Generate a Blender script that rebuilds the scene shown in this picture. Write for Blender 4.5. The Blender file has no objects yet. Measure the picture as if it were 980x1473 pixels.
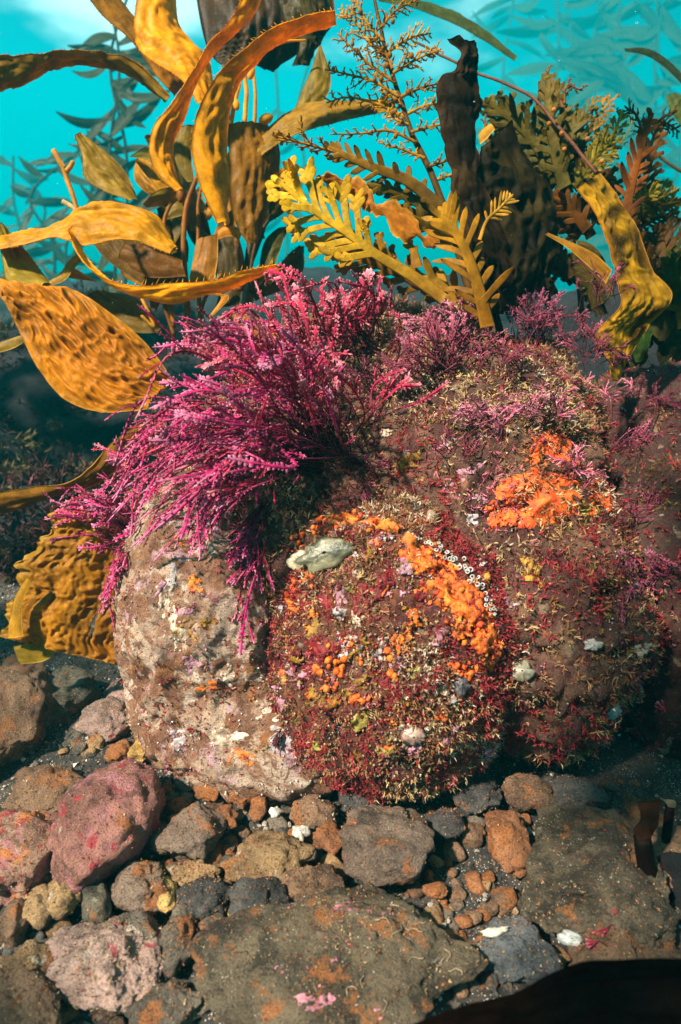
import bpy, bmesh, math, random
import numpy as np
from mathutils import Vector, Matrix
from mathutils.bvhtree import BVHTree

# ------------------------------------------------------------------ camera, sky, sun, exposure
random.seed(7)
RNG = np.random.default_rng(7)
scene = bpy.context.scene
COL = scene.collection
PITCH = math.radians(19.3)
FPX = 960.0                      # focal length in photograph pixels (980 x 1473)
CAM = np.array([0.0, 0.0, 0.60])
RIGHT = np.array([1.0, 0.0, 0.0])
FWD = np.array([0.0, math.cos(PITCH), -math.sin(PITCH)])
UP = np.array([0.0, math.sin(PITCH), math.cos(PITCH)])

cam = bpy.data.cameras.new('camera')
cam.sensor_fit = 'VERTICAL'
cam.sensor_height = 24.0
cam.lens = 24.0 * FPX / 1473.0
cam.clip_start = 0.01
cam.clip_end = 500.0
cam.dof.use_dof = True; cam.dof.focus_distance = 0.88; cam.dof.aperture_fstop = 3.4
cam_o = bpy.data.objects.new('camera', cam)
cam_o.location = CAM.tolist()
cam_o.rotation_euler = (math.radians(90) - PITCH, 0, 0)
COL.objects.link(cam_o)
scene.camera = cam_o

SUN_FROM = np.array([-0.49, -0.45, 0.75]); SUN_FROM /= np.linalg.norm(SUN_FROM)
sun = bpy.data.lights.new('sun', 'SUN')
sun.energy = 5.0
sun.angle = math.radians(2.5)
sun.color = (1.0, 0.90, 0.76)
sun_o = bpy.data.objects.new('sun', sun)
sun_o.rotation_euler = Vector((-SUN_FROM).tolist()).to_track_quat('-Z', 'Y').to_euler()
COL.objects.link(sun_o)

world = bpy.data.worlds.new('World')
scene.world = world
world.use_nodes = True
wt = world.node_tree
wt.nodes.clear()
def wn(t, **kw):
    n = wt.nodes.new(t)
    for k, v in kw.items(): setattr(n, k, v)
    return n
sky = wn('ShaderNodeTexSky', sky_type='NISHITA', sun_disc=False)
sky.sun_elevation = math.asin(SUN_FROM[2])
sky.sun_rotation = math.atan2(SUN_FROM[0], SUN_FROM[1])
sky.air_density = 1.0
geo = wn('ShaderNodeTexCoord')
sep = wn('ShaderNodeSeparateXYZ'); wt.links.new(geo.outputs['Generated'], sep.inputs[0])
# the water takes the red out of the daylight; it is dark below the horizon and lightens towards the surface
ramp = wn('ShaderNodeValToRGB'); wt.links.new(sep.outputs['Z'], ramp.inputs[0])
el = ramp.color_ramp.elements
el[0].position = 0.0; el[0].color = (0.000, 0.09, 0.12, 1)
el[1].position = 1.0; el[1].color = (0.10, 1.0, 0.90, 1)
for p, c in ((0.03, (0.0, 0.22, 0.26, 1)), (0.10, (0.0, 0.52, 0.56, 1)), (0.22, (0.005, 0.96, 0.84, 1)), (0.34, (0.06, 1.0, 0.88, 1))):
    e = el.new(p); e.color = c
mul = wn('ShaderNodeMixRGB', blend_type='MULTIPLY'); mul.inputs[0].default_value = 1.0
wt.links.new(sky.outputs[0], mul.inputs[1]); wt.links.new(ramp.outputs[0], mul.inputs[2])
# rippled surface lets bright sky through in patches, more of them the higher one looks
mp = wn('ShaderNodeMapping'); wt.links.new(geo.outputs['Generated'], mp.inputs[0])
mp.inputs['Scale'].default_value = (1, 1, 2.2); mp.inputs['Location'].default_value = (4.44, 0.0, 1.32)
nz = wn('ShaderNodeTexNoise'); wt.links.new(mp.outputs[0], nz.inputs['Vector'])
nz.inputs['Scale'].default_value = 2.6; nz.inputs['Detail'].default_value = 5; nz.inputs['Roughness'].default_value = 0.5
hi = wn('ShaderNodeMapRange'); hi.interpolation_type = 'SMOOTHSTEP'
wt.links.new(sep.outputs['Z'], hi.inputs[0]); hi.inputs[1].default_value = 0.19; hi.inputs[2].default_value = 0.34
hi.inputs[3].default_value = 0.0; hi.inputs[4].default_value = 0.10
ad = wn('ShaderNodeMath', operation='ADD'); wt.links.new(nz.outputs[0], ad.inputs[0]); wt.links.new(hi.outputs[0], ad.inputs[1])
th = wn('ShaderNodeMapRange'); th.interpolation_type = 'SMOOTHSTEP'
wt.links.new(ad.outputs[0], th.inputs[0]); th.inputs[1].default_value = 0.60; th.inputs[2].default_value = 0.74
hm = wn('ShaderNodeMapRange'); hm.interpolation_type = 'SMOOTHSTEP'; wt.links.new(sep.outputs['Z'], hm.inputs[0])
hm.inputs[1].default_value = 0.20; hm.inputs[2].default_value = 0.28
tm = wn('ShaderNodeMath', operation='MULTIPLY'); wt.links.new(th.outputs[0], tm.inputs[0]); wt.links.new(hm.outputs[0], tm.inputs[1])
# the water grows dimmer towards the kelp forest on the right
dk = wn('ShaderNodeMapRange'); dk.interpolation_type = 'SMOOTHSTEP'; wt.links.new(sep.outputs['X'], dk.inputs[0])
dk.inputs[1].default_value = -0.10; dk.inputs[2].default_value = 0.46; dk.inputs[3].default_value = 1.0; dk.inputs[4].default_value = 0.42
mul2 = wn('ShaderNodeMixRGB', blend_type='MULTIPLY'); mul2.inputs[0].default_value = 1.0
wt.links.new(mul.outputs[0], mul2.inputs[1]); wt.links.new(dk.outputs[0], mul2.inputs[2])
glint = wn('ShaderNodeMixRGB'); wt.links.new(tm.outputs[0], glint.inputs[0])
wt.links.new(mul2.outputs[0], glint.inputs[1]); glint.inputs[2].default_value = (9.0, 13.0, 13.5, 1)
bg = wn('ShaderNodeBackground'); bg.inputs['Strength'].default_value = 0.052
wt.links.new(glint.outputs[0], bg.inputs[0])
wo = wn('ShaderNodeOutputWorld'); wt.links.new(bg.outputs[0], wo.inputs[0])

vs = scene.view_settings
vs.view_transform = 'Standard'; vs.look = 'None'; vs.gamma = 1.0; vs.use_curve_mapping = False
vs.exposure = 1.4
scene.render.engine = 'CYCLES'
cy = scene.cycles
cy.use_denoising = True
cy.max_bounces = 6; cy.diffuse_bounces = 2; cy.glossy_bounces = 2; cy.transmission_bounces = 4
cy.transparent_max_bounces = 6; cy.volume_bounces = 1
cy.sample_clamp_indirect = 4.0

# ------------------------------------------------------------------ geometry helpers
def P(x, y, d):
    """photograph pixel and depth along the view -> point in the place"""
    return CAM + d * (FWD + (x - 490.0) / FPX * RIGHT + (736.5 - y) / FPX * UP)

def G(x, y, z=0.0):
    r = FWD + (x - 490.0) / FPX * RIGHT + (736.5 - y) / FPX * UP
    return CAM + r * ((z - CAM[2]) / r[2])

def hash3(i, seed):
    i = i.astype(np.int64).astype(np.uint32)
    with np.errstate(over='ignore'):
        h = i[..., 0] * np.uint32(374761393) + i[..., 1] * np.uint32(668265263) + i[..., 2] * np.uint32(2246822519) + np.uint32((seed * 3266489917) & 0xffffffff)
        h = (h ^ (h >> np.uint32(13))) * np.uint32(1274126177)
        h = (h ^ (h >> np.uint32(16))) * np.uint32(2654435761)
        h = h ^ (h >> np.uint32(15))
    return h.astype(np.float64) / 4294967295.0 * 2 - 1

def vnoise(p, seed=0):
    p = np.asarray(p, float)
    i = np.floor(p); f = p - i
    f = f * f * f * (f * (f * 6 - 15) + 10)
    out = 0
    for dx in (0, 1):
        wx = f[..., 0] if dx else 1 - f[..., 0]
        for dy in (0, 1):
            wy = f[..., 1] if dy else 1 - f[..., 1]
            for dz in (0, 1):
                wz = f[..., 2] if dz else 1 - f[..., 2]
                out = out + wx * wy * wz * hash3(i + np.array([dx, dy, dz]), seed)
    return out

def fbm(p, octv=4, seed=0, gain=0.5, lac=2.03):
    p = np.asarray(p, float); a = 1.0; s = 0.0
    for k in range(octv):
        s = s + a * vnoise(p + 17.3 * k, seed + k)
        p = p * lac; a *= gain
    return s

def norm(v):
    v = np.asarray(v, float)
    return v / np.maximum(np.linalg.norm(v, axis=-1, keepdims=True), 1e-9)

def catmull(pts, n):
    pts = np.asarray(pts, float)
    if len(pts) == 2:
        t = np.linspace(0, 1, n)[:, None]
        return pts[0] * (1 - t) + pts[1] * t
    q = np.vstack([2 * pts[0] - pts[1], pts, 2 * pts[-1] - pts[-2]])
    m = len(pts) - 1
    t = np.linspace(0, m, n); k = np.minimum(t.astype(int), m - 1); f = (t - k)[:, None]
    a, b, c, d = q[k], q[k + 1], q[k + 2], q[k + 3]
    return 0.5 * (2 * b + (c - a) * f + (2 * a - 5 * b + 4 * c - d) * f ** 2 + (3 * b - a - 3 * c + d) * f ** 3)

def make_mesh(name, V, F, C=None, smooth=True):
    V = np.asarray(V, np.float32); F = np.asarray(F, np.int32)
    me = bpy.data.meshes.new(name)
    k = F.shape[1]
    me.vertices.add(len(V)); me.vertices.foreach_set('co', V.ravel())
    me.loops.add(F.size); me.loops.foreach_set('vertex_index', F.ravel())
    me.polygons.add(len(F)); me.polygons.foreach_set('loop_start', np.arange(0, F.size, k, dtype=np.int32))
    me.polygons.foreach_set('use_smooth', np.full(len(F), smooth))
    me.update(calc_edges=True)
    if C is not None:
        C = np.asarray(C, np.float32)
        if C.shape[1] == 3: C = np.hstack([C, np.ones((len(C), 1), np.float32)])
        ca = me.color_attributes.new('Col', 'FLOAT_COLOR', 'POINT')
        ca.data.foreach_set('color', C.ravel())
    return me

ORIGIN = {}
def link(o, parent=None, origin=None):
    COL.objects.link(o)
    if parent is not None:
        o.parent = parent
    return o

class MB:
    def __init__(s): s.V = []; s.F = []; s.C = []; s.n = 0
    def add(s, V, F, C):
        V = np.asarray(V, float); F = np.asarray(F, int)
        C = np.asarray(C, float)
        if C.ndim == 1: C = np.tile(C[:3], (len(V), 1))
        if F.shape[1] == 4: F = np.vstack([F[:, [0, 1, 2]], F[:, [0, 2, 3]]])
        s.V.append(V); s.F.append(F + s.n); s.C.append(C[:, :3]); s.n += len(V)
    def build(s, name, mat, parent=None, smooth=True, base=None):
        V = np.vstack(s.V); F = np.vstack(s.F); C = np.vstack(s.C)
        o0 = np.array(parent.location) if parent is not None else (V.mean(0) if base is None else np.asarray(base))
        if parent is not None and parent.parent is not None: o0 = o0 + np.array(parent.parent.location)
        me = make_mesh(name, V - o0, F, C, smooth)
        me.materials.append(mat)
        o = bpy.data.objects.new(name, me)
        if parent is None: o.location = o0.tolist()
        return link(o, parent)

def tag(o, label=None, cat=None, group=None, kind=None):
    if label: o['label'] = label
    if cat: o['category'] = cat
    if group: o['group'] = group
    if kind: o['kind'] = kind
    return o

def thing(name, label, cat, loc, group=None):
    o = bpy.data.objects.new(name, None)
    o.empty_display_size = 0.02
    o.location = np.asarray(loc, float).tolist()
    COL.objects.link(o)
    return tag(o, label, cat, group)

def ring_faces(n, k, closed=True):
    i = np.arange(n - 1)[:, None] * k
    j = np.arange(k if closed else k - 1)[None, :]
    a = i + j; b = i + (j + 1) % k
    return np.stack([a, b, b + k, a + k], -1).reshape(-1, 4)

def frame(path, ref):
    T = norm(np.gradient(path, axis=0))
    S = norm(np.cross(T, ref)); N = norm(np.cross(S, T))
    return T, S, N

def tube(mb, path, r, col, k=6):
    path = np.asarray(path, float); n = len(path)
    r = np.broadcast_to(np.asarray(r, float), (n,))
    T, S, N = frame(path, np.array([0.13, 0.31, 0.94]) if abs(norm(path[-1] - path[0])[2]) < 0.8 else np.array([0.2, 0.95, 0.1]))
    a = np.linspace(0, 2 * math.pi, k, endpoint=False)
    V = path[:, None] + r[:, None, None] * (np.cos(a)[None, :, None] * S[:, None] + np.sin(a)[None, :, None] * N[:, None])
    V = V.reshape(-1, 3)
    F = ring_faces(n, k)
    col = np.asarray(col, float)
    C = np.repeat(col, k, axis=0) if col.ndim == 2 else np.tile(col, (len(V), 1))
    e0 = len(V)
    V = np.vstack([V, path[:1], path[-1:] + T[-1:] * r[-1]])
    C = np.vstack([C, C[:1], C[-1:]])
    caps = [[e0, (j + 1) % k, j] for j in range(k)] + [[e0 + 1, (n - 1) * k + j, (n - 1) * k + (j + 1) % k] for j in range(k)]
    Ft = np.vstack([F[:, [0, 1, 2]], F[:, [0, 2, 3]], np.array(caps)])
    mb.add(V, Ft, C)

def ribbon(mb, path, ref, hw, ht, ce, cm):
    """strip with a lens cross-section: half width hw, half thickness ht, edge colour ce, middle colour cm"""
    path = np.asarray(path, float); n = len(path)
    T, S, N = frame(path, ref)
    hw = np.broadcast_to(hw, (n,))[:, None]; ht = np.broadcast_to(ht, (n,))[:, None]
    ce = np.broadcast_to(ce, (n, 3)); cm = np.broadcast_to(cm, (n, 3))
    i_ = 0.74
    V = np.stack([path + S * hw, path + S * hw * i_ + N * ht, path - S * hw * i_ + N * ht, path - S * hw, path - S * hw * i_ - N * ht, path + S * hw * i_ - N * ht], 1).reshape(-1, 3)
    C = np.stack([ce, cm, cm, ce, cm, cm], 1).reshape(-1, 3)
    F = ring_faces(n, 6)
    e = 6 * (n - 1)
    F = np.vstack([F, [[0, 1, 2, 3], [0, 3, 4, 5], [e + 3, e + 2, e + 1, e], [e + 5, e + 4, e + 3, e]]])
    mb.add(V, F, C)

# ------------------------------------------------------------------ materials
class NT:
    def __init__(s, name):
        s.m = bpy.data.materials.new(name); s.m.use_nodes = True
        s.t = s.m.node_tree; s.t.nodes.clear()
        s.out = s.n('ShaderNodeOutputMaterial')
    def n(s, t, **kw):
        x = s.t.nodes.new(t)
        for k, v in kw.items(): setattr(x, k, v)
        return x
    def l(s, a, b): s.t.links.new(a, b)
    def put(s, sock, v):
        if isinstance(v, bpy.types.NodeSocket): s.l(v, sock)
        elif isinstance(v, (tuple, list)): sock.default_value = tuple(v) + ((1,) if len(v) == 3 and sock.type == 'RGBA' else ())
        else: sock.default_value = v
    def pos(s):
        return s.n('ShaderNodeNewGeometry').outputs['Position']
    def noise(s, vec, scale, detail=4, rough=0.55, dist=0.0):
        x = s.n('ShaderNodeTexNoise'); s.l(vec, x.inputs['Vector'])
        x.inputs['Scale'].default_value = scale; x.inputs['Detail'].default_value = detail
        x.inputs['Roughness'].default_value = rough; x.inputs['Distortion'].default_value = dist
        return x.outputs[0]
    def shift(s, vec, off):
        x = s.n('ShaderNodeVectorMath', operation='ADD'); s.l(vec, x.inputs[0]); x.inputs[1].default_value = off
        return x.outputs[0]
    def voro(s, vec, scale, out=0, feature='F1'):
        x = s.n('ShaderNodeTexVoronoi', feature=feature); s.l(vec, x.inputs['Vector']); x.inputs['Scale'].default_value = scale
        return x.outputs[out]
    def step(s, v, a, b, lo=0.0, hi=1.0):
        x = s.n('ShaderNodeMapRange', interpolation_type='SMOOTHSTEP'); s.l(v, x.inputs[0])
        for k, q in enumerate((a, b, lo, hi)): x.inputs[k + 1].default_value = q
        return x.outputs[0]
    def math(s, op, a, b=0.0):
        x = s.n('ShaderNodeMath', operation=op); s.put(x.inputs[0], a); s.put(x.inputs[1], b)
        return x.outputs[0]
    def mix(s, f, a, b, mode='MIX'):
        x = s.n('ShaderNodeMixRGB', blend_type=mode); s.put(x.inputs[0], f); s.put(x.inputs[1], a); s.put(x.inputs[2], b)
        return x.outputs[0]
    def bump(s, h, strength, dist, nrm=None):
        x = s.n('ShaderNodeBump'); s.l(h, x.inputs['Height'])
        x.inputs['Strength'].default_value = strength; x.inputs['Distance'].default_value = dist
        if nrm is not None: s.l(nrm, x.inputs['Normal'])
        return x.outputs[0]

def stone_mat(name, c1, c2, rust=0.0, pink=0.0, white=0.3, seed=0.0, rough=0.75, rustc=(0.30, 0.10, 0.025), scale=1.0, pale=0.0):
    m = NT(name); v = m.shift(m.pos(), (seed * 3.1, seed * 1.7, seed * 0.9))
    big = m.noise(v, 16 * scale, 5, 0.6); mid = m.noise(v, 60 * scale, 6, 0.65); fine = m.noise(v, 420, 4, 0.7)
    c = m.mix(m.step(big, 0.42, 0.58), c1, c2)
    c = m.mix(m.step(mid, 0.46, 0.66, 0.0, 0.8), c, tuple(x * 0.35 for x in c1))
    c = m.mix(m.step(m.noise(m.shift(v, (21, 3, 4)), 9 * scale, 4, 0.6), 0.40, 0.62, 0.0, 0.75), c, tuple(x * 1.7 for x in c2))
    c = m.mix(m.step(m.noise(m.shift(v, (2, 23, 4)), 22 * scale, 5, 0.65), 0.56, 0.64, 0.0, 0.7), c, tuple(x * 0.4 for x in c1))
    if rust > 0:
        r = m.noise(m.shift(v, (4, 2, 9)), 26 * scale, 5, 0.65)
        c = m.mix(m.step(r, 0.66 - 0.22 * rust, 0.74 - 0.18 * rust, 0, 0.9), c, rustc)
    if pale > 0:
        r = m.noise(m.shift(v, (14, 2, 5)), 45 * scale, 6, 0.7)
        c = m.mix(m.step(r, 0.66 - 0.2 * pale, 0.78 - 0.2 * pale, 0, 0.85), c, (0.55, 0.48, 0.38))
    if pink > 0:
        r = m.noise(m.shift(v, (1, 8, 3)), 30 * scale, 6, 0.62, 0.6)
        pk = m.mix(m.step(fine, 0.42, 0.58), (0.26, 0.05, 0.065), (0.56, 0.26, 0.28))
        c = m.mix(m.math('MULTIPLY', m.step(r, 0.68 - 0.25 * pink, 0.78 - 0.24 * pink), m.step(mid, 0.62, 0.42, 0.25, 0.9)), c, pk)
        c = m.mix(m.step(m.noise(m.shift(v, (6, 1, 3)), 48, 4), 0.70 - 0.15 * pink, 0.74 - 0.15 * pink, 0, 0.8), c, (0.33, 0.02, 0.03))
    # grit: pale and dark grains
    if white <= 0: white = -1.5
    g = m.voro(v, 300)
    gm = m.noise(m.shift(v, (7, 7, 1)), 90, 3)
    c = m.mix(m.math('MULTIPLY', m.step(g, 0.26, 0.14), m.step(gm, 0.66 - 0.16 * white, 0.76 - 0.16 * white, 0, 0.75)), c, (0.55, 0.47, 0.36))
    c = m.mix(m.step(fine, 0.54, 0.64, 0, 0.75), c, tuple(x * 0.22 for x in c1))
    c = m.mix(m.step(fine, 0.44, 0.32, 0, 0.42), c, tuple(min(1, x * 2.4 + min(.03, .3 * x)) for x in c2))
    b = m.bump(mid, 0.8, 0.010)
    b = m.bump(fine, 1.0, 0.0040, b)
    p = m.n('ShaderNodeBsdfPrincipled'); m.put(p.inputs['Base Color'], c)
    p.inputs['Roughness'].default_value = rough; p.inputs['Specular IOR Level'].default_value = 0.3
    m.l(b, p.inputs['Normal']); m.l(p.outputs[0], m.out.inputs[0])
    return m.m

def organic(name, trans=0.4, rough=0.4, bscale=160, bstr=0.3, bdist=0.002, var=0.5, spec=0.4, vscale=45, spots=0.0):
    """living tissue: own colour from the mesh, mottled, partly letting light through"""
    m = NT(name); v = m.pos()
    at = m.n('ShaderNodeAttribute', attribute_name='Col').outputs['Color']
    n1 = m.noise(v, vscale, 5, 0.6); n2 = m.noise(v, bscale, 4, 0.6)
    f = m.math('MULTIPLY', m.step(n1, 0.3, 0.7, 1 - var, 1 + var * 0.5), m.step(n2, 0.25, 0.75, 1 - var * 0.4, 1 + var * 0.4))
    c = m.mix(1.0, at, f, 'MULTIPLY')
    if spots > 0:
        c = m.mix(m.math('MULTIPLY', m.step(m.voro(v, 260), 0.22, 0.12), spots), c, (0.75, 0.62, 0.45))
    if spots > 0:
        c = m.mix(m.math('MULTIPLY', m.step(m.noise(v, 190, 3, 0.6), 0.62, 0.70), m.step(n1, 0.45, 0.62, 0, 0.55)), c, (0.05, 0.022, 0.005))
    b = m.bump(n2, bstr, bdist)
    p = m.n('ShaderNodeBsdfPrincipled'); m.put(p.inputs['Base Color'], c)
    p.inputs['Roughness'].default_value = rough; p.inputs['Specular IOR Level'].default_value = spec
    m.l(b, p.inputs['Normal'])
    if trans > 0:
        tr = m.n('ShaderNodeBsdfTranslucent'); m.put(tr.inputs[0], c); m.l(b, tr.inputs['Normal'])
        mx = m.n('ShaderNodeMixShader'); mx.inputs[0].default_value = trans
        m.l(p.outputs[0], mx.inputs[1]); m.l(tr.outputs[0], mx.inputs[2]); m.l(mx.outputs[0], m.out.inputs[0])
    else:
        m.l(p.outputs[0], m.out.inputs[0])
    return m.m

def boulder_mat(name, pale=0.0, seed=0.0, b1=(0.13, 0.060, 0.040), b2=(0.26, 0.155, 0.10)):
    """rock under a patchwork of coralline crust, sponge film, silt and bare stone"""
    m = NT(name); v = m.shift(m.pos(), (seed, seed * 2, seed * 3))
    w = m.noise(v, 14, 4, 0.6)
    big = m.noise(v, 11, 6, 0.62, 0.3); mid = m.noise(v, 55, 6, 0.7, 0.4); fine = m.noise(v, 340, 5, 0.72)
    c = m.mix(m.step(big, 0.40, 0.60), b1, b2)
    c = m.mix(m.step(mid, 0.46, 0.64, 0, 0.85 - 0.35 * pale), c, (0.075, 0.014, 0.014))
    def patch(off, sc, a, col, k=0.9, soft=0.05):
        nonlocal c
        c = m.mix(m.step(m.noise(m.shift(v, off), sc, 5, 0.62, 0.5), a, a + soft, 0, k), c, col)
    patch((3, 1, 7), 38, 0.60, (0.30, 0.20, 0.12))
    patch((9, 4, 2), 46, 0.64, (0.30, 0.085, 0.12))
    patch((2, 8, 5), 60, 0.66, (0.24, 0.012, 0.020))
    patch((5, 5, 1), 36, 0.665, (0.36, 0.17, 0.02))
    patch((1, 3, 9), 70, 0.675, (0.42, 0.10, 0.02))
    patch((8, 2, 6), 42, 0.655, (0.15, 0.14, 0.03))
    patch((7, 9, 4), 75, 0.68, (0.60, 0.50, 0.48))
    if pale > 0:
        patch((4, 6, 8), 15, 0.66 - 0.18 * pale, (0.30, 0.13, 0.065), 0.9, 0.05)
        patch((14, 6, 1), 13, 0.70 - 0.17 * pale, (0.62, 0.43, 0.31), 0.95, 0.05)
        patch((6, 2, 3), 34, 0.70 - 0.12 * pale, (0.70, 0.54, 0.42), 0.9, 0.05)
        patch((6, 12, 3), 24, 0.70 - 0.14 * pale, (0.20, 0.085, 0.045), 0.9, 0.05)
        patch((2, 2, 3), 24, 0.74 - 0.17 * pale, (0.62, 0.36, 0.40), 0.8, 0.06)
        patch((2, 5, 13), 42, 0.70 - 0.14 * pale, (0.36, 0.13, 0.035), 0.85, 0.08)
        patch((12, 5, 3), 85, 0.60, (0.13, 0.05, 0.035), 0.8, 0.06)
    c = m.mix(m.step(fine, 0.55, 0.68, 0, 0.8), c, (0.030, 0.014, 0.012))
    c = m.mix(m.step(fine, 0.38, 0.28, 0, 0.4), c, (0.50, 0.38, 0.28))
    b = m.bump(mid, 1.0, 0.014)
    b = m.bump(fine, 1.0, 0.0050, b)
    p = m.n('ShaderNodeBsdfPrincipled'); m.put(p.inputs['Base Color'], c)
    p.inputs['Roughness'].default_value = 0.7; p.inputs['Specular IOR Level'].default_value = 0.3
    m.l(b, p.inputs['Normal']); m.l(p.outputs[0], m.out.inputs[0])
    return m.m

M_KELP = organic('kelp_tissue', 0.45, 0.45, 150, 0.4, 0.0016, 0.32, 0.12, 40, 0.22)
M_DULL = organic('dull_kelp_tissue', 0.3, 0.6, 110, 0.6, 0.003, 0.7, 0.06, 24)
M_FERN = organic('wrack_tissue', 0.48, 0.5, 170, 0.3, 0.0015, 0.4, 0.12, 40)
M_PINK = organic('coralline_tissue', 0.10, 0.65, 330, 0.8, 0.0014, 0.45, 0.2, 60)
M_TURF = organic('turf_tissue', 0.2, 0.65, 300, 0.4, 0.001, 0.35, 0.25, 50)
M_CRUST = organic('sponge_tissue', 0.0, 0.55, 260, 1.0, 0.0022, 0.45, 0.35, 70)
M_SHELL = organic('shell_surface', 0.0, 0.4, 240, 0.6, 0.0015, 0.45, 0.5, 80)
M_GRAIN = organic('gravel_grain', 0.0, 0.6, 500, 0.5, 0.001, 0.4, 0.4, 120)

# ------------------------------------------------------------------ seabed
def gz(x, y):
    p = np.stack([x, y, np.zeros_like(x)], -1)
    near = np.exp(-((x / 3.0) ** 2 + ((y - 1) / 3.0) ** 2))
    return 0.014 * fbm(p * 5.0, 4, 3) * 1.0 + 0.10 * vnoise(p * 0.45, 9) * (1 - near) + 0.003 * fbm(p * 60, 2, 5) * near

ux = np.linspace(-1, 1, 281); uy = np.linspace(0, 1, 321)
gx = 1.15 * ux + 40.0 * ux ** 9
gy = -0.4 + 2.6 * uy + 40.0 * uy ** 8
X, Y = np.meshgrid(gx, gy)
Z = gz(X, Y)
V = np.stack([X, Y, Z], -1).reshape(-1, 3)
i = np.arange(len(gy) - 1)[:, None] * len(gx) + np.arange(len(gx) - 1)[None]
F = np.stack([i, i + 1, i + 1 + len(gx), i + len(gx)], -1).reshape(-1, 4)
M_BED = NT('seabed_grit')
m = M_BED; v = m.pos()
bn = m.noise(v, 30, 5, 0.65); fn = m.noise(v, 260, 4, 0.75)
c = m.mix(m.step(bn, 0.35, 0.65), (0.016, 0.015, 0.013), (0.055, 0.042, 0.030))
c = m.mix(m.step(m.voro(v, 210), 0.30, 0.16), c, (0.16, 0.09, 0.045))
c = m.mix(m.math('MULTIPLY', m.step(m.voro(m.shift(v, (3, 3, 3)), 330), 0.28, 0.16), m.step(m.noise(v, 22, 3), 0.42, 0.6)), c, (0.6, 0.56, 0.48))
c = m.mix(m.step(fn, 0.55, 0.68, 0, 0.8), c, (0.015, 0.014, 0.013))
# past the cobbles the bottom is painted near black for the shade there
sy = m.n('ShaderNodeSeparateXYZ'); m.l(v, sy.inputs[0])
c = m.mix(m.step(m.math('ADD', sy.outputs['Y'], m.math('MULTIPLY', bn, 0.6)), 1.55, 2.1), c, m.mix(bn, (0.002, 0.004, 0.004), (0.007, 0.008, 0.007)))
p = m.n('ShaderNodeBsdfPrincipled'); m.put(p.inputs['Base Color'], c); p.inputs['Roughness'].default_value = 0.8
m.l(m.bump(fn, 1.0, 0.004, m.bump(bn, 0.5, 0.01)), p.inputs['Normal']); m.l(p.outputs[0], m.out.inputs[0])
seabed = bpy.data.objects.new('seabed', make_mesh('seabed', V, F)); seabed.data.materials.append(M_BED.m)
link(seabed); tag(seabed, 'dark gritty seabed sand with pale shell grains', 'seabed', kind='structure')

# ------------------------------------------------------------------ rocks
ICO = {}
def ico(sub):
    if sub not in ICO:
        bm = bmesh.new(); bmesh.ops.create_icosphere(bm, subdivisions=sub, radius=1.0)
        ICO[sub] = (np.array([v.co[:] for v in bm.verts]), np.array([[v.index for v in f.verts] for f in bm.faces]))
        bm.free()
    return ICO[sub]

def rotz(a):
    c, s = math.cos(a), math.sin(a)
    return np.array([[c, -s, 0], [s, c, 0], [0, 0, 1]])

def roty(a):
    c, s = math.cos(a), math.sin(a)
    return np.array([[c, 0, s], [0, 1, 0], [-s, 0, c]])

def stone_verts(seed, sub=4, cuts=9, rough=0.10, fine=0.02, soft=0.12):
    """unit stone: sphere cut by random planes, then weathered"""
    D, F = ico(sub)
    r = np.random.default_rng(seed)
    V = D.copy()
    for k in range(cuts):
        n = norm(r.normal(size=3)); d = r.uniform(0.62, 0.9)
        e = V @ n - d
        e = np.where(e > soft, e, np.where(e < -soft, 0, (e + soft) ** 2 / (4 * soft)))
        V = V - e[:, None] * n
    V = V * (1 + rough * fbm(D * 1.6 + seed, 3, seed) + fine * fbm(D * 7 + seed, 3, seed + 5))[:, None]
    lo, hi = V.min(0), V.max(0)
    return (V - (lo + hi) / 2) / ((hi - lo) / 2), F

ROCKS = []      # (name, verts, faces) of everything algae can sit on
def boulder(name, label, mat, center, lobes, sub, seed, amp, k=7.0, clip=None):
    D, F = ico(sub)
    center = np.asarray(center, float)
    acc = np.zeros(len(D))
    for lc, lr, rz, ry in lobes:
        R = rotz(rz) @ roty(ry)
        o = (center - np.asarray(lc)) @ R / np.asarray(lr); d = D @ R / np.asarray(lr)
        A = (d * d).sum(1); B = d @ o; Cc = o @ o - 1
        disc = np.maximum(B * B - A * Cc, 0)
        t = np.where(B * B - A * Cc > 0, (-B + np.sqrt(disc)) / A, 1e-3)
        acc += np.maximum(t, 1e-3) ** k
    t = acc ** (1.0 / k)
    V = center + D * t[:, None]
    n1 = fbm(V * 4.5 + seed, 4, seed); n2 = np.abs(fbm(V * 16 + seed, 4, seed + 3)); n3 = fbm(V * 55, 3, seed + 6)
    V = V + D * (amp[0] * n1 + amp[1] * (0.5 - n2) + amp[2] * n3)[:, None]
    e = thing(name, label, 'rock', [center[0], center[1], 0.0])
    me = make_mesh('stone', V - np.array(e.location), F); me.materials.append(mat)
    o = bpy.data.objects.new('stone', me); link(o, e)
    ROCKS.append((V, F, e))
    return e, V, F

MB_MAIN = boulder_mat('boulder_crust', 0.1, 0.0, (0.10, 0.036, 0.026), (0.22, 0.11, 0.065))
MB_ROUND = boulder_mat('round_rock_crust', 0.0, 4.0, (0.10, 0.026, 0.018), (0.24, 0.085, 0.04))
MB_PALE = boulder_mat('pale_rock_crust', 1.0, 8.0, (0.34, 0.17, 0.10), (0.58, 0.40, 0.28))
MB_DARK = boulder_mat('dark_rock_crust', 0.0, 12.0, (0.05, 0.02, 0.016), (0.12, 0.06, 0.04))

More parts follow.
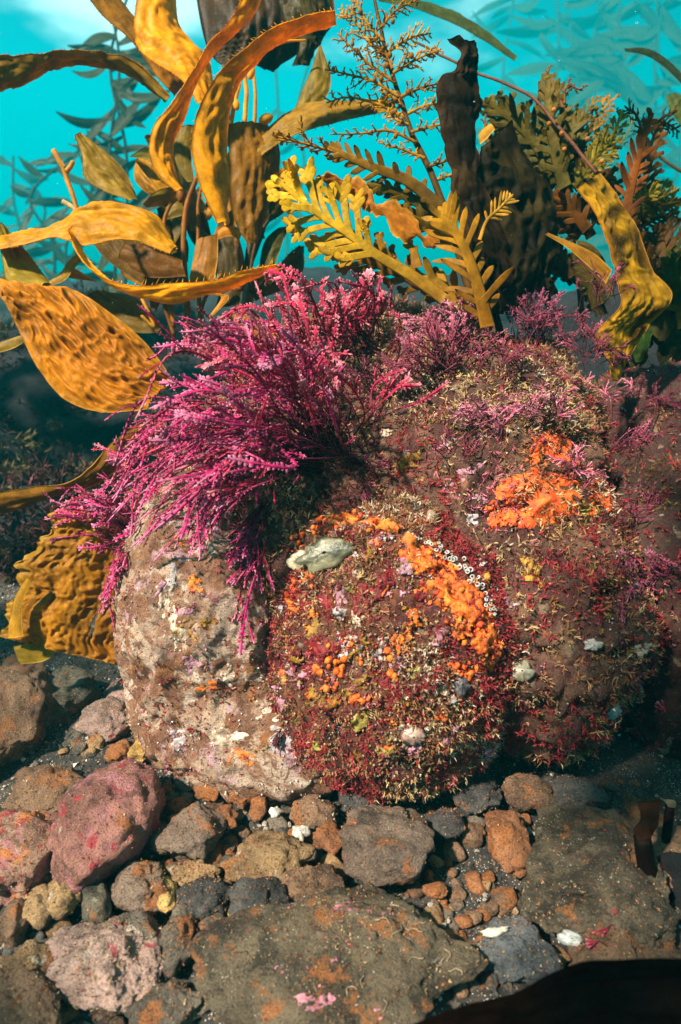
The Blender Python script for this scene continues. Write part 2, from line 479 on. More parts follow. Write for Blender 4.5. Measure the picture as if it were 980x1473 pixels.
main_e, main_V, main_F = boulder('boulder', 'largest boulder, maroon and brown turf all over, rising behind the round knob', MB_MAIN,
    (0.21, 1.12, 0.22),
    [((0.14, 1.13, 0.20), (0.35, 0.36, 0.325), 0.0, 0.0),
     ((-0.06, 1.05, 0.17), (0.26, 0.30, 0.26), 0.3, 0.0),
     ((0.26, 0.93, 0.16), (0.18, 0.27, 0.185), -0.1, 0.0),
     ((0.12, 1.25, 0.34), (0.30, 0.25, 0.17), 0.0, 0.1),
     ((0.15, 1.02, 0.23), (0.18, 0.18, 0.18), 0.0, 0.0)], 7, 11, (0.030, 0.022, 0.006))
round_e, round_V, round_F = boulder('round_rock', 'rounded rock knob studded with orange, pink and white growth in front of largest boulder', MB_ROUND,
    P(553, 935, 0.84),
    [(P(553, 938, 0.850), (0.156, 0.140, 0.180), 0.0, 0.10),
     (P(600, 900, 0.868), (0.120, 0.12, 0.145), 0.0, 0.0)], 7, 23, (0.018, 0.014, 0.005))
pale_e, pale_V, pale_F = boulder('pale_rock', 'pale tan and pinkish rock with little growth, under the magenta algae', MB_PALE,
    P(325, 925, 0.93),
    [(P(310, 900, 0.95), (0.125, 0.16, 0.21), 0.2, -0.12),
     (P(385, 1020, 0.92), (0.15, 0.13, 0.10), -0.25, 0.25),
     (P(300, 1000, 0.94), (0.105, 0.12, 0.11), 0.0, 0.1)], 7, 31, (0.018, 0.013, 0.004))
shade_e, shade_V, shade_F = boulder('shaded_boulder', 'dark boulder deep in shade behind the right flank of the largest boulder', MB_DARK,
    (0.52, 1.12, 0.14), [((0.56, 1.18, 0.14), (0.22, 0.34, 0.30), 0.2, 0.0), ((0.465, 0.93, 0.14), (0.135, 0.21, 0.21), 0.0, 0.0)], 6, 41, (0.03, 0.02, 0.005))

M_REEF = stone_mat('shade_dark_reef_stone', (0.004, 0.006, 0.007), (0.011, 0.011, 0.013), 0.0, 0.0, 0.0, 2.0)  # near-black colour stands in for the shade over the reef
REEFM = []
REEF = [((60, 650), 2.3, (0.55, 0.40, 0.30), 'low dark reef mound behind the wrinkled kelp blade'),
        ((-60, 760), 1.75, (0.30, 0.25, 0.20), 'dark reef rock behind the blistered kelp blade, left of the mound'),
        ((190, 640), 2.9, (0.45, 0.40, 0.36), 'tall dark reef rock half hidden by magenta algae, beyond the mound'),
        ((95, 835), 1.55, (0.20, 0.18, 0.13), 'dark rock on the sand just behind the blistered kelp blade'),
        ((640, 470), 4.6, (1.1, 0.7, 0.42), 'hazy teal reef ridge seen through the gap under fern-like wrack'),
        ((400, 480), 5.6, (1.2, 0.8, 0.45), 'faint far reef ridge behind the kelp stipes'),
        ((930, 520), 2.2, (0.45, 0.4, 0.42), 'dark reef rock behind the ruffled yellow-brown blade'),
        ((60, 500), 6.5, (1.6, 0.8, 0.42), 'faint far reef ridge behind the wrinkled kelp blade')]
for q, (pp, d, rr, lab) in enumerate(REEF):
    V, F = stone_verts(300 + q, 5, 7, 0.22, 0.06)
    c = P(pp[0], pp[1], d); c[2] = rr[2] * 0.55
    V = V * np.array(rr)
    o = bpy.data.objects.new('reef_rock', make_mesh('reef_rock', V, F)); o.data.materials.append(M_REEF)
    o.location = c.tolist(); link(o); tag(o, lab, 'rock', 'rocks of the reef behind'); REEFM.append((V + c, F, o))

# cobbles: centre and half size in the photograph, turn, colour kind, flatness
SM = {
 'pink': stone_mat('pink_crusted_stone', (0.16, 0.065, 0.045), (0.28, 0.12, 0.09), 0.25, 0.68, 0.5, 1.0, pale=0.3),
 'pinkpale': stone_mat('pale_pink_stone', (0.20, 0.13, 0.095), (0.32, 0.20, 0.16), 0.2, 0.35, 0.5, 3.0, pale=0.4),
 'brown': stone_mat('brown_stone', (0.095, 0.052, 0.030), (0.17, 0.095, 0.052), 0.6, 0.0, 0.4, 5.0),
 'rust': stone_mat('rust_stone', (0.17, 0.065, 0.028), (0.25, 0.10, 0.04), 0.9, 0.0, 0.2, 7.0),
 'tan': stone_mat('tan_stone', (0.16, 0.090, 0.040), (0.26, 0.155, 0.07), 0.6, 0.0, 0.6, 9.0, pale=0.4),
 'grey': stone_mat('grey_stone', (0.075, 0.060, 0.045), (0.13, 0.10, 0.072), 0.65, 0.0, 0.3, 11.0),
 'purple': stone_mat('mauve_grey_stone', (0.10, 0.066, 0.046), (0.165, 0.11, 0.078), 0.5, 0.0, 0.2, 13.0),
 'dark': stone_mat('charcoal_stone', (0.030, 0.028, 0.026), (0.075, 0.066, 0.058), 0.15, 0.0, 0.3, 15.0),
 'slate': stone_mat('slate_stone', (0.055, 0.058, 0.060), (0.095, 0.095, 0.095), 0.25, 0.0, 0.12, 17.0, rough=0.6),
 'slab': stone_mat('olive_grey_slab_stone', (0.036, 0.027, 0.015), (0.11, 0.080, 0.048), 0.5, 0.05, 0.8, 19.0, pale=0.15),
 'yellow': stone_mat('ochre_stone', (0.42, 0.23, 0.05), (0.50, 0.30, 0.10), 0.2, 0.0, 0.3, 21.0),
 'orangepink': stone_mat('orange_pink_stone', (0.22, 0.11, 0.07), (0.34, 0.19, 0.12), 0.75, 0.66, 0.5, 23.0, rustc=(0.55, 0.17, 0.03), pale=0.3),
 'green': stone_mat('greenish_stone', (0.05, 0.05, 0.032), (0.11, 0.09, 0.06), 0.45, 0.25, 0.5, 25.0, pale=0.25),
 'white': stone_mat('white_stone', (0.30, 0.27, 0.23), (0.40, 0.37, 0.33), 0.0, 0.0, 0.3, 27.0),
}
STONES = [
 (155,1183,74,88,0,'pink',.75,'round cobble crusted pink and red, largest of the rounded cobbles'),
 (65,1137,56,40,8,'brown',.5,'flat brown cobble with orange lower edge behind the pink round cobble'),
 (28,1220,66,72,0,'orangepink',.5,'rough rock crusted pink and orange, left of the pink round cobble'),
 (275,1197,46,42,-20,'purple',.6,'smooth mauve-grey cobble right of the pink round cobble'),
 (200,1278,42,38,10,'purple',.6,'grey-brown cobble directly below the pink round cobble'),
 (276,1254,42,20,-5,'tan',.4,'flat yellowish-tan stone under the mauve-grey cobble'),
 (240,1287,17,26,10,'yellow',.6,'small orange stone wedged beside the charcoal cobble'),
 (288,1298,42,32,-12,'dark',.55,'charcoal cobble between small orange stone and black lumpy cobble'),
 (370,1303,46,38,10,'dark',.75,'black lumpy cobble touching the corner of the large slab'),
 (98,1287,36,30,15,'tan',.6,'ochre-brown stone below the pink and orange rock'),
 (142,1292,22,36,15,'green',.7,'narrow upright grey-green stone beside the ochre-brown stone'),
 (52,1306,27,30,20,'tan',.6,'tan-brown wedge stone left of the ochre-brown stone'),
 (22,1326,24,30,-15,'brown',.7,'small brown upright stone left of the tan-brown wedge'),
 (150,1378,108,58,-24,'pinkpale',.42,'long pale pinkish-grey stone sloping down beside the dark oval stone'),
 (196,1350,54,40,-12,'grey',.5,'grey cobble with rust patch lying against the long pinkish-grey stone'),
 (256,1350,30,46,8,'grey',.6,'dark oval stone between rusty grey cobble and the large slab'),
 (45,1386,38,27,-10,'tan',.5,'orange-brown stone left of the long pinkish-grey stone'),
 (25,1448,85,48,-22,'brown',.45,'broad brown slab below the orange-brown stone'),
 (146,1440,44,17,-18,'brown',.4,'narrow brown stone under the long pinkish-grey stone'),
 (235,1452,60,38,5,'grey',.45,'grey flat stone at the foot of the large slab'),
 (490,1385,222,112,3,'slab',.34,'largest flat slab, olive-grey with pink spots and worm tubes'),
 (446,1275,50,27,-3,'brown',.5,'reddish-brown stone behind the largest flat slab'),
 (557,1218,70,58,4,'purple',.62,'rounded grey-brown cobble behind the largest flat slab'),
 (388,1232,66,38,6,'tan',.5,'tan pitted stone speckled with shell, behind the black lumpy cobble'),
 (450,1166,36,24,5,'brown',.5,'brown angular stone below the olive strip of kelp'),
 (470,1206,26,20,-15,'rust',.6,'rust-red stone next to white shell flake'),
 (350,1146,18,16,10,'rust',.6,'small rust stone under the olive strip of kelp'),
 (372,1163,15,17,0,'rust',.7,'small dark rust stone beside the brown angular stone'),
 (322,1172,22,18,0,'rust',.6,'rust-coloured stone above the tan pitted stone'),
 (300,1140,20,14,0,'rust',.5,'small rust stone in gravel below the pale rock'),
 (845,1252,106,92,-12,'slab',.5,'large grey-brown stone with rust stains beside the dark kelp stalk'),
 (732,1212,32,44,-8,'rust',.65,'rust-red stone leaning on the large grey-brown stone'),
 (757,1142,38,30,-10,'brown',.6,'brown stone in the shade under the largest boulder'),
 (682,1138,36,32,20,'dark',.6,'dark stone tucked under the round rock knob'),
 (745,1372,54,50,30,'slate',.35,'blue-grey diamond-shaped slate stone right of the largest slab'),
 (632,1280,20,9,0,'rust',.4,'thin rust flake stone behind the largest slab'),
 (12,1025,64,98,12,'brown',.7,'tall dark brown rock below the blistered kelp blade'),
 (90,1008,48,44,0,'green',.7,'greenish rock just under the blistered kelp blade'),
 (152,1036,42,34,15,'pinkpale',.6,'knobbly tan stone against the pale rock'),
 (178,1002,32,32,0,'pinkpale',.6,'pinkish stone leaning on the side of the pale rock'),
 (201,1080,15,18,0,'yellow',.8,'small bright ochre stone beside the pale rock'),
 (138,1070,15,16,0,'tan',.8,'small tan upright stone below the knobbly tan stone'),
 (170,1080,20,18,0,'rust',.7,'small rust-brown stone left of the bright ochre stone'),
 (110,1066,22,16,0,'green',.6,'small dark greenish stone below the greenish rock'),
 (238,1086,22,18,0,'brown',.6,'small grey-brown stone right of the bright ochre stone'),
 (284,1077,10,9,0,'white',.8,'tiny round white pebble on gravel below the pale rock'),
 (955,1215,44,75,0,'brown',.5,'brown rock behind the dark kelp stalks'),
 (900,1385,92,62,8,'brown',.4,'low orange-brown rock under the dark foreground blade'),
 (640,1185,30,22,0,'dark',.5,'dark stone in the gap right of the rounded grey-brown cobble'),
 (830,1145,46,26,0,'dark',.5,'black flat stone in shade under the largest boulder'),
 (520,1150,34,20,0,'dark',.5,'dark wedge stone below the round rock knob'),
]
SB = {}
for q, (x, y, hw, hh, rot, mk, flat, lab) in enumerate(STONES):
    dg = G(x, y, 0.03); dep = float((dg - CAM) @ FWD)
    a = hw * dep / FPX
    phi = PITCH + math.atan((y - 736.5) / FPX)
    b = hh * dep / FPX
    rz = min(flat * (a * b) ** 0.5 * 1.0, 0.92 * b / math.cos(phi))
    ry = math.sqrt(max(b * b - (rz * math.cos(phi)) ** 2, (0.35 * b) ** 2)) / math.sin(phi)
    c = G(x, y, rz * 0.55)
    sub = 6 if hw > 100 else (5 if hw > 34 else 4)
    ang = 13 if mk in ('slab', 'slate', 'brown', 'rust', 'grey') else 7
    V, F = stone_verts(500 + q * 7, sub, 3 if q == 0 else ang, 0.07 if q == 0 else 0.12, 0.045 if ang > 10 else 0.030, 0.07 if ang > 10 else 0.16)
    V = V * np.array([a, ry, rz])
    V = V @ rotz(math.radians(rot)).T
    V = V + norm(V) * (0.0042 * fbm((V + q) * 65, 4, 7))[:, None]
    me = make_mesh('cobblestone', V, F); me.materials.append(SM[mk])
    o = bpy.data.objects.new('cobblestone', me); o.location = c.tolist(); link(o)
    tag(o, lab, 'stone', 'cobbles on the seabed')
    SB[lab] = o
    ROCKS.append((V + c, F, o))

# one search tree over everything solid
def tree(V, F): return BVHTree.FromPolygons(V.tolist(), F.tolist())
T_MAIN = tree(main_V, main_F); T_ROUND = tree(round_V, round_F); T_PALE = tree(pale_V, pale_F)
allV = []; allF = []; nn = 0; fo = []
for q, (V, F, e) in enumerate(ROCKS):
    allV.append(V); allF.append(F + nn); nn += len(V); fo.append(np.full(len(F), q))
allV = np.vstack(allV); allF = np.vstack(allF); fo = np.concatenate(fo)
T_ALL = tree(allV, allF)

def surf(x, y, t=None):
    """first solid surface along the line of sight through a photograph pixel: point, normal, owner"""
    d = Vector((P(x, y, 1.0) - CAM).tolist()).normalized()
    h = (t or T_ALL).ray_cast(Vector(CAM.tolist()), d)
    if h[0] is None: return None
    n = np.array(h[1]);
    if n @ np.array(d) > 0: n = -n
    return np.array(h[0]), n, (ROCKS[fo[h[2]]][2] if t is None else None)

# ------------------------------------------------------------------ pebbles and gravel
PEB = []
for k in range(8):
    V, F = stone_verts(900 + k * 3, 3, 9, 0.12, 0.03, 0.1)
    PEB.append((V * np.array([1, 0.8, 0.6]), F))
kinds = [('rust', 'small rust-red pebble '), ('brown', 'small brown pebble '), ('grey', 'small grey pebble '), ('tan', 'small tan pebble '), ('dark', 'small blackish pebble ')]
def nearby(x, y):
    if x < 300 and y > 1290: return 'between the stones around the long pinkish-grey stone'
    if x < 230: return 'on the seabed around the pink round cobble'
    if x < 300 or y < 1160 and x < 520: return 'in the gravel below the pale rock'
    if x < 520: return 'in the gravel around the tan pitted stone'
    return 'in the gravel around the blue-grey slate stone' if y > 1260 else 'in the shade below the round rock knob'
PM = {}
r = np.random.default_rng(55)
cnt = 0
zones = [(230, 520, 1085, 1290, 330), (60, 330, 1040, 1300, 170), (560, 930, 1120, 1400, 260), (0, 300, 1290, 1473, 130), (640, 900, 1240, 1420, 90)]
for (x0, x1, y0, y1, n) in zones:
    for _ in range(n):
        x, y = r.uniform(x0, x1), r.uniform(y0, y1)
        s = surf(x, y)
        g = G(x, y)
        if s is not None and np.linalg.norm(s[0] - CAM) < np.linalg.norm(g - CAM) - 0.012: continue
        mk, lab = kinds[r.choice(5, p=[.2, .3, .24, .12, .14])]
        k = int(r.integers(8))
        if (mk, k) not in PM:
            V, F = PEB[k]
            me = make_mesh('pebble', V, F); me.materials.append(SM[mk]); PM[(mk, k)] = me
        o = bpy.data.objects.new('pebble', PM[(mk, k)])
        sc = r.uniform(0.0035, 0.011) * (1.0 if r.random() < .8 else 1.7)
        o.scale = (sc, sc, sc); o.rotation_euler = (r.uniform(-.3, .3), r.uniform(-.3, .3), r.uniform(0, 6.28))
        o.location = (g[0], g[1], float(gz(g[0:1], g[1:2])[0]) + sc * 0.35); link(o)
        tag(o, lab + nearby(x, y), 'pebble', 'pebbles between the cobbles'); cnt += 1

OCT = (np.array([[1, 0, 0], [-1, 0, 0], [0, 1, 0], [0, -1, 0], [0, 0, 1], [0, 0, -1]], float),
       np.array([[0, 2, 4], [2, 1, 4], [1, 3, 4], [3, 0, 4], [2, 0, 5], [1, 2, 5], [3, 1, 5], [0, 3, 5]]))
def rand_rot(n, r):
    q = norm(r.normal(size=(n, 4)))
    w, x, y, z = q.T
    return np.stack([1-2*(y*y+z*z), 2*(x*y-z*w), 2*(x*z+y*w), 2*(x*y+z*w), 1-2*(x*x+z*z), 2*(y*z-x*w), 2*(x*z-y*w), 2*(y*z+x*w), 1-2*(x*x+y*y)], -1).reshape(-1, 3, 3)

def grains(mb, pts, size, cols, r, squash=0.6):
    n = len(pts)
    B = OCT[0][None] * (1 + 0.35 * r.uniform(-1, 1, (n, 6, 1))) * np.array([1, 0.8, squash])
    V = np.einsum('nij,nkj->nki', rand_rot(n, r), B) * size[:, None, None] + pts[:, None]
    F = (OCT[1][None] + 6 * np.arange(n)[:, None, None]).reshape(-1, 3)
    mb.add(V.reshape(-1, 3), F, np.repeat(cols, 6, axis=0))

mb = MB()
n = 26000
pts = np.stack([r.uniform(-0.75, 0.85, n), 0.22 + 1.5 * r.random(n) ** 1.4, np.zeros(n)], -1)
pts[:, 2] = gz(pts[:, 0], pts[:, 1])
pal = np.array([[.022, .021, .019], [.05, .042, .032], [.13, .060, .026], [.20, .13, .065], [.38, .34, .28], [.52, .49, .44]])
shellish = vnoise(pts * 7, 4) + 0.6 * vnoise(pts * 23, 8)
ch = np.where(r.random(n) < np.clip(0.16 + 0.22 * shellish, 0.02, 0.6), r.integers(4, 6, n), r.choice(4, n, p=[.36, .30, .2, .14]))
sz = r.uniform(0.0011, 0.0036, n) * np.where(r.random(n) < .12, 1.8, 1)
grains(mb, pts + np.array([0, 0, .0008]), sz, pal[ch] * r.uniform(.75, 1.2, (n, 1)), r)
o = mb.build('gravel', M_GRAIN, smooth=False); tag(o, 'fine dark gravel and white shell grit between the cobbles', 'gravel', kind='stuff')

# ------------------------------------------------------------------ crusts, sponges and turf on the rocks
def crust(name, x, y, rx, ry, rot, c1, c2, thick=0.005, lump=0.002, parent=None, t=None, seed=0, n=24, ragged=0.45, lscale=170, mat=None):
    s = surf(x, y, t)
    if s is None: return None
    p0, N, own = s
    N = norm(N * 0.6 + norm(CAM - p0) * 0.5)
    d = float((p0 - CAM) @ FWD)
    U = norm(RIGHT - N * (RIGHT @ N)); W = norm(np.cross(N, U))
    a = math.radians(rot)
    U, W = math.cos(a) * U + math.sin(a) * W, -math.sin(a) * U + math.cos(a) * W
    g = np.linspace(-1.4, 1.4, n)
    A, B = np.meshgrid(g, g)
    Q = p0 + (A * rx * d / FPX)[..., None] * U + (B * ry * d / FPX)[..., None] * W
    rho = np.sqrt(A * A + B * B)
    mk = 1 - rho + ragged * fbm(np.stack([A * 1.7, B * 1.7, A * 0 + seed], -1), 3, seed + 1)
    bv = t or T_ALL
    H = np.zeros_like(Q); ok = np.zeros(A.shape, bool)
    for i in range(n):
        for j in range(n):
            if mk[i, j] < -0.3: continue
            h = bv.ray_cast(Vector((Q[i, j] + N * 0.06).tolist()), Vector((-N).tolist()), 0.12)
            if h[0] is not None: H[i, j] = h[0]; ok[i, j] = True
    hgt = np.clip(mk / 0.3, -0.5, 1); hgt = np.where(hgt > 0, np.sqrt(np.maximum(hgt, 0)), hgt * 2)
    top = thick * hgt - 0.001 + lump * fbm(H * lscale, 2, seed + 4) * (mk > 0.05)
    V = H + top[..., None] * N
    idx = np.arange(n * n).reshape(n, n)
    f = np.stack([idx[:-1, :-1], idx[:-1, 1:], idx[1:, 1:], idx[1:, :-1]], -1).reshape(-1, 4)
    good = ok.ravel()[f].all(1) & (mk.ravel()[f].max(1) > -0.05)
    if good.sum() < 4: return None
    f = f[good]; used, inv = np.unique(f, return_inverse=True)
    cn = 0.5 + 0.5 * fbm(H.reshape(-1, 3) * 90, 3, seed + 9)
    C = np.asarray(c1) * (1 - cn[:, None]) + np.asarray(c2) * cn[:, None]
    mb = MB(); mb.add(V.reshape(-1, 3)[used], inv.reshape(-1, 4), C[used])
    return mb.build(name, mat or M_CRUST, parent)

rr = np.random.default_rng(91)
# orange sponge: one colony in two lobes
ORANGE = ((0.62, 0.055, 0.008), (0.85, 0.16, 0.018))
e = thing('orange_sponge', 'bright orange encrusting sponge spreading on the upper right of the largest boulder', 'sponge', surf(800, 710)[0])
for q, (x, y, a, b, ro) in enumerate([(805, 650, 40, 22, 15), (790, 715, 66, 34, 8), (850, 690, 36, 26, 30), (735, 722, 26, 20, 0), (866, 722, 24, 14, 0), (770, 660, 16, 12, 0), (718, 748, 12, 12, 0)]):
    crust('sponge_lobe', x, y, a, b, ro, *ORANGE, 0.0045, 0.0022, e, T_MAIN, 20 + q, 40, 0.8, 240)
for q, (x, y, a, b, lab) in enumerate([(762, 815, 16, 24, 'mustard yellow sponge patch below the bright orange sponge'),
        (845, 735, 22, 14, 'olive yellow sponge patch touching the bright orange sponge'),
        (590, 668, 22, 18, 'pale yellow sponge patch near the top of the largest boulder'),
        (700, 838, 14, 16, 'olive yellow sponge patch behind the white ring chain')]):
    o = crust('yellow_sponge', x, y, a, b, 0, (0.26, 0.13, 0.012), (0.38, 0.23, 0.03), 0.004, 0.002, None, None, 60 + q, 22, 0.8, 260)
    if o: tag(o, lab, 'sponge', 'yellow sponge patches')

PATCH = [((0.11, 0.003, 0.005), (0.21, 0.009, 0.012), 'crimson_crust'), ((0.30, 0.10, 0.14), (0.46, 0.24, 0.29), 'pink_crust'),
         ((0.30, 0.24, 0.23), (0.48, 0.42, 0.41), 'white_crust'), ((0.22, 0.10, 0.010), (0.32, 0.17, 0.018), 'yellow_crust'),
         ((0.50, 0.08, 0.010), (0.74, 0.20, 0.018), 'orange_crust'), ((0.22, 0.16, 0.03), (0.33, 0.25, 0.05), 'olive_crust'), ((0.45, 0.32, 0.22), (0.6, 0.48, 0.36), 'tan_crust')]
hand = [(480, 752, 30, 9, 4), (545, 752, 26, 9, 4), (705, 945, 14, 20, 4), (660, 900, 18, 12, 4), (618, 808, 36, 17, 4), (652, 838, 40, 20, 4), (680, 872, 26, 22, 4), (598, 792, 24, 12, 3), (692, 915, 20, 20, 4), (640, 860, 24, 14, 4), (520, 855, 26, 12, 0), (470, 870, 22, 14, 0), (440, 960, 18, 14, 0), (560, 1000, 22, 14, 0), (500, 745, 26, 8, 4), (455, 762, 20, 8, 4), (465, 930, 18, 20, 0), (540, 850, 22, 14, 0), (555, 830, 18, 12, 0), (495, 925, 14, 10, 0), (543, 775, 14, 9, 0), (585, 810, 16, 11, 1), (490, 862, 14, 9, 1),
        (635, 920, 12, 12, 1), (573, 955, 10, 10, 1), (410, 850, 10, 10, 1), (500, 930, 12, 18, 2), (545, 938, 14, 12, 2), (486, 882, 9, 8, 2), (655, 1048, 12, 10, 1),
        (595, 1056, 20, 14, 6), (500, 945, 18, 12, 3), (520, 980, 16, 10, 3), (535, 795, 16, 8, 3), (600, 895, 12, 10, 4), (420, 870, 14, 10, 4), (580, 920, 12, 16, 4),
        (515, 1040, 18, 14, 5), (600, 965, 10, 10, 5), (480, 1010, 18, 12, 3), (455, 905, 16, 12, 3), (515, 890, 10, 10, 6), (560, 1080, 14, 10, 5), (450, 1000, 14, 9, 3)]
for q, (x, y, a, b, k) in enumerate(hand):
    crust(PATCH[k][2], x, y, a, b, (-40 if k == 4 else rr.uniform(0, 90)), PATCH[k][0], PATCH[k][1], 0.0075 if k == 4 else 0.0034, 0.0030 if k == 4 else 0.0018, round_e, T_ROUND, 100 + q, 30 if q < 6 else 20, 0.95, 210)
for q in range(95):
    x, y = rr.uniform(395, 710), rr.uniform(770, 1090)
    k = int(rr.choice(7, p=[.28, .14, .08, .12, .26, .05, .07])); a = rr.uniform(4, 11)
    crust(PATCH[k][2], x, y, a, a * rr.uniform(.6, 1), 0, PATCH[k][0], PATCH[k][1], 0.0045, 0.0016, round_e, T_ROUND, 200 + q, 14, 0.9, 260)
for q in range(95):
    x, y = rr.uniform(520, 960), rr.uniform(540, 1080)
    if 700 < x < 880 and 620 < y < 760: continue
    k = int(rr.choice(7, p=[.24, .22, .08, .12, .07, .12, .15])); a = rr.uniform(5, 13)
    s = surf(x, y)
    if s is None or s[2] is not main_e: continue
    crust(PATCH[k][2], x, y, a, a * rr.uniform(.5, 1), rr.uniform(0, 90), PATCH[k][0], PATCH[k][1], 0.0025, 0.0014, main_e, T_MAIN, 300 + q, 13, 0.9, 260)
for q, (x, y, a, b, k) in enumerate([(282, 957, 20, 12, 1), (265, 880, 14, 10, 1), (240, 865, 12, 18, 6), (250, 900, 14, 22, 6), (270, 905, 16, 12, 3), (300, 895, 10, 8, 3), (410, 1060, 26, 18, 2),
        (395, 1020, 20, 14, 6), (245, 830, 9, 16, 2), (228, 850, 8, 12, 1), (330, 1060, 20, 10, 6), (255, 1065, 16, 10, 2), (440, 1070, 22, 10, 2), (350, 1090, 18, 8, 4), (450, 1085, 12, 8, 3), (280, 840, 10, 9, 4), (258, 780, 10, 8, 4), (300, 990, 14, 9, 4), (325, 975, 10, 14, 6)]):
    crust(PATCH[k][2], x, y, a, b, rr.uniform(-30, 30), PATCH[k][0], PATCH[k][1], 0.0016, 0.0012, pale_e, T_PALE, 400 + q, 20, 1.0, 260)
slab_o = SB['largest flat slab, olive-grey with pink spots and worm tubes']
for q, (x, y, a, b, k) in enumerate([(495, 1307, 16, 10, 1), (545, 1312, 18, 10, 1), (450, 1430, 24, 18, 1), (470, 1440, 12, 8, 0), (400, 1395, 8, 5, 1), (540, 1460, 8, 6, 1), (480, 1382, 5, 4, 4)]):
    crust(PATCH[k][2], x, y, a * .85, b * .85, 10, (0.24, 0.06, 0.08), (0.44, 0.19, 0.22), 0.0012, 0.0012, slab_o, None, 450 + q, 26, 1.3, 260)
# pale worm tubes on the slab
for q in range(20):
    x, y = (rr.uniform(560, 660), rr.uniform(1300, 1400)) if q < 17 else (rr.uniform(505, 560), rr.uniform(1390, 1460))
    pts = []; a = rr.uniform(0, 6.28)
    for k in range(6):
        s = surf(x, y)
        if s is None or s[2] is not slab_o: break
        pts.append(s[0] + s[1] * 0.0012); a += rr.uniform(-1.1, 1.1); x += 6 * math.cos(a); y += 4 * math.sin(a)
    if len(pts) > 3:
        mb = MB(); tube(mb, catmull(pts, 20), 0.0006, (0.24, 0.17, 0.10), 5); mb.build('worm_tube', M_SHELL, slab_o)

# orange ascidians: many round buttons
bud_V, bud_F = ico(2)
bud_V = bud_V * np.array([1, 1, 0.9]) * (1 + 0.28 * fbm(bud_V * 1.6, 2, 3))[:, None]
bud_me = []
for k, c in enumerate([(0.66, 0.10, 0.010), (0.72, 0.17, 0.015), (0.52, 0.05, 0.01)]):
    me = make_mesh('ascidian', bud_V, bud_F, np.tile(np.array(c), (len(bud_V), 1))); me.materials.append(M_CRUST); bud_me.append(me)
def buds(label, spots, n, t, s0=0.0026, s1=0.0050):
    base = surf(spots[0][0], spots[0][1], t)[0]
    e = thing('ascidian_colony', label, 'ascidians', base, 'orange ascidian colonies')
    for _ in range(n):
        x, y, sx, sy = spots[int(rr.integers(len(spots)))]
        s = surf(x + rr.normal() * sx, y + rr.normal() * sy, t)
        if s is None: continue
        z = rr.uniform(s0, s1)
        o = bpy.data.objects.new('ascidian', bud_me[int(rr.choice(3, p=[.5, .3, .2]))]); o.scale = (z * rr.uniform(.7, 1.2), z, z * rr.uniform(.7, 1.3))
        o.location = (s[0] + s[1] * z * 0.7 - base).tolist(); o.rotation_euler = Vector(s[1].tolist()).to_track_quat('Z', 'Y').to_euler(); link(o, e)
buds('dense band of orange button ascidians along the upper right of the round knob',
     [(600, 795, 12, 7), (625, 815, 16, 12), (650, 835, 16, 14), (672, 860, 12, 12), (640, 850, 14, 12), (690, 880, 8, 12), (612, 815, 10, 8)], 150, T_ROUND, .0021, .0042)
buds('scattered orange button ascidians down the right side of the round knob',
     [(690, 905, 12, 10), (700, 930, 10, 10), (675, 915, 10, 12), (685, 965, 10, 10), (640, 1030, 8, 4), (665, 962, 6, 5)], 62, T_ROUND, .0021, .0042)
buds('small orange button ascidians above the grey oyster-like shell', [(450, 765, 14, 7), (490, 755, 16, 7), (520, 748, 12, 6), (470, 752, 12, 5), (425, 785, 8, 8)], 60, None, 0.002, 0.004)
buds('loose clusters of orange button ascidians on the front of the round knob',
     [(480, 955, 8, 8), (485, 972, 8, 8), (570, 920, 6, 6), (520, 950, 6, 4), (510, 1005, 8, 4), (565, 970, 4, 4), (420, 860, 8, 10), (560, 940, 4, 4), (480, 1005, 9, 5), (440, 835, 8, 8)], 55, T_ROUND, 0.0022, 0.0044)
# chain of white rings
e = thing('white_ring_chain', 'string of tiny white rings curving along the right shoulder of the round knob', 'eggs', surf(660, 820)[0])
def torus_mesh(R, r, a=10, b=5):
    u = np.linspace(0, 2 * math.pi, a, endpoint=False); v = np.linspace(0, 2 * math.pi, b, endpoint=False)
    U, W = np.meshgrid(u, v, indexing='ij')
    V = np.stack([(R + r * np.cos(W)) * np.cos(U), (R + r * np.cos(W)) * np.sin(U), r * np.sin(W)], -1).reshape(-1, 3)
    F = [[i * b + j, ((i + 1) % a) * b + j, ((i + 1) % a) * b + (j + 1) % b, i * b + (j + 1) % b] for i in range(a) for j in range(b)]
    return make_mesh('ring', V, F, np.tile([0.46, 0.44, 0.40], (len(V), 1)))
ring_me = torus_mesh(0.0028, 0.0010); ring_me.materials.append(M_SHELL)
chain = catmull([(590, 768), (620, 782), (645, 797), (668, 815), (690, 840), (703, 865), (712, 885)], 46)
for q, (x, y) in enumerate(chain):
    s = surf(x + rr.normal() * 3.6, y + rr.normal() * 3.4)
    if s is None: continue
    o = bpy.data.objects.new('ring', ring_me); k = 0.40 + 0.45 * math.sin(math.pi * q / 45) * rr.uniform(.8, 1.2); o.scale = (k, k, k)
    nn_ = norm(s[1] * 0.4 + norm(CAM - s[0]) + 0.7 * rr.normal(size=3))
    o.rotation_euler = Vector(nn_.tolist()).to_track_quat('Z', 'Y').to_euler(); o.location = (s[0] + norm(CAM - s[0]) * 0.008 - np.array(e.location)).tolist(); link(o, e)

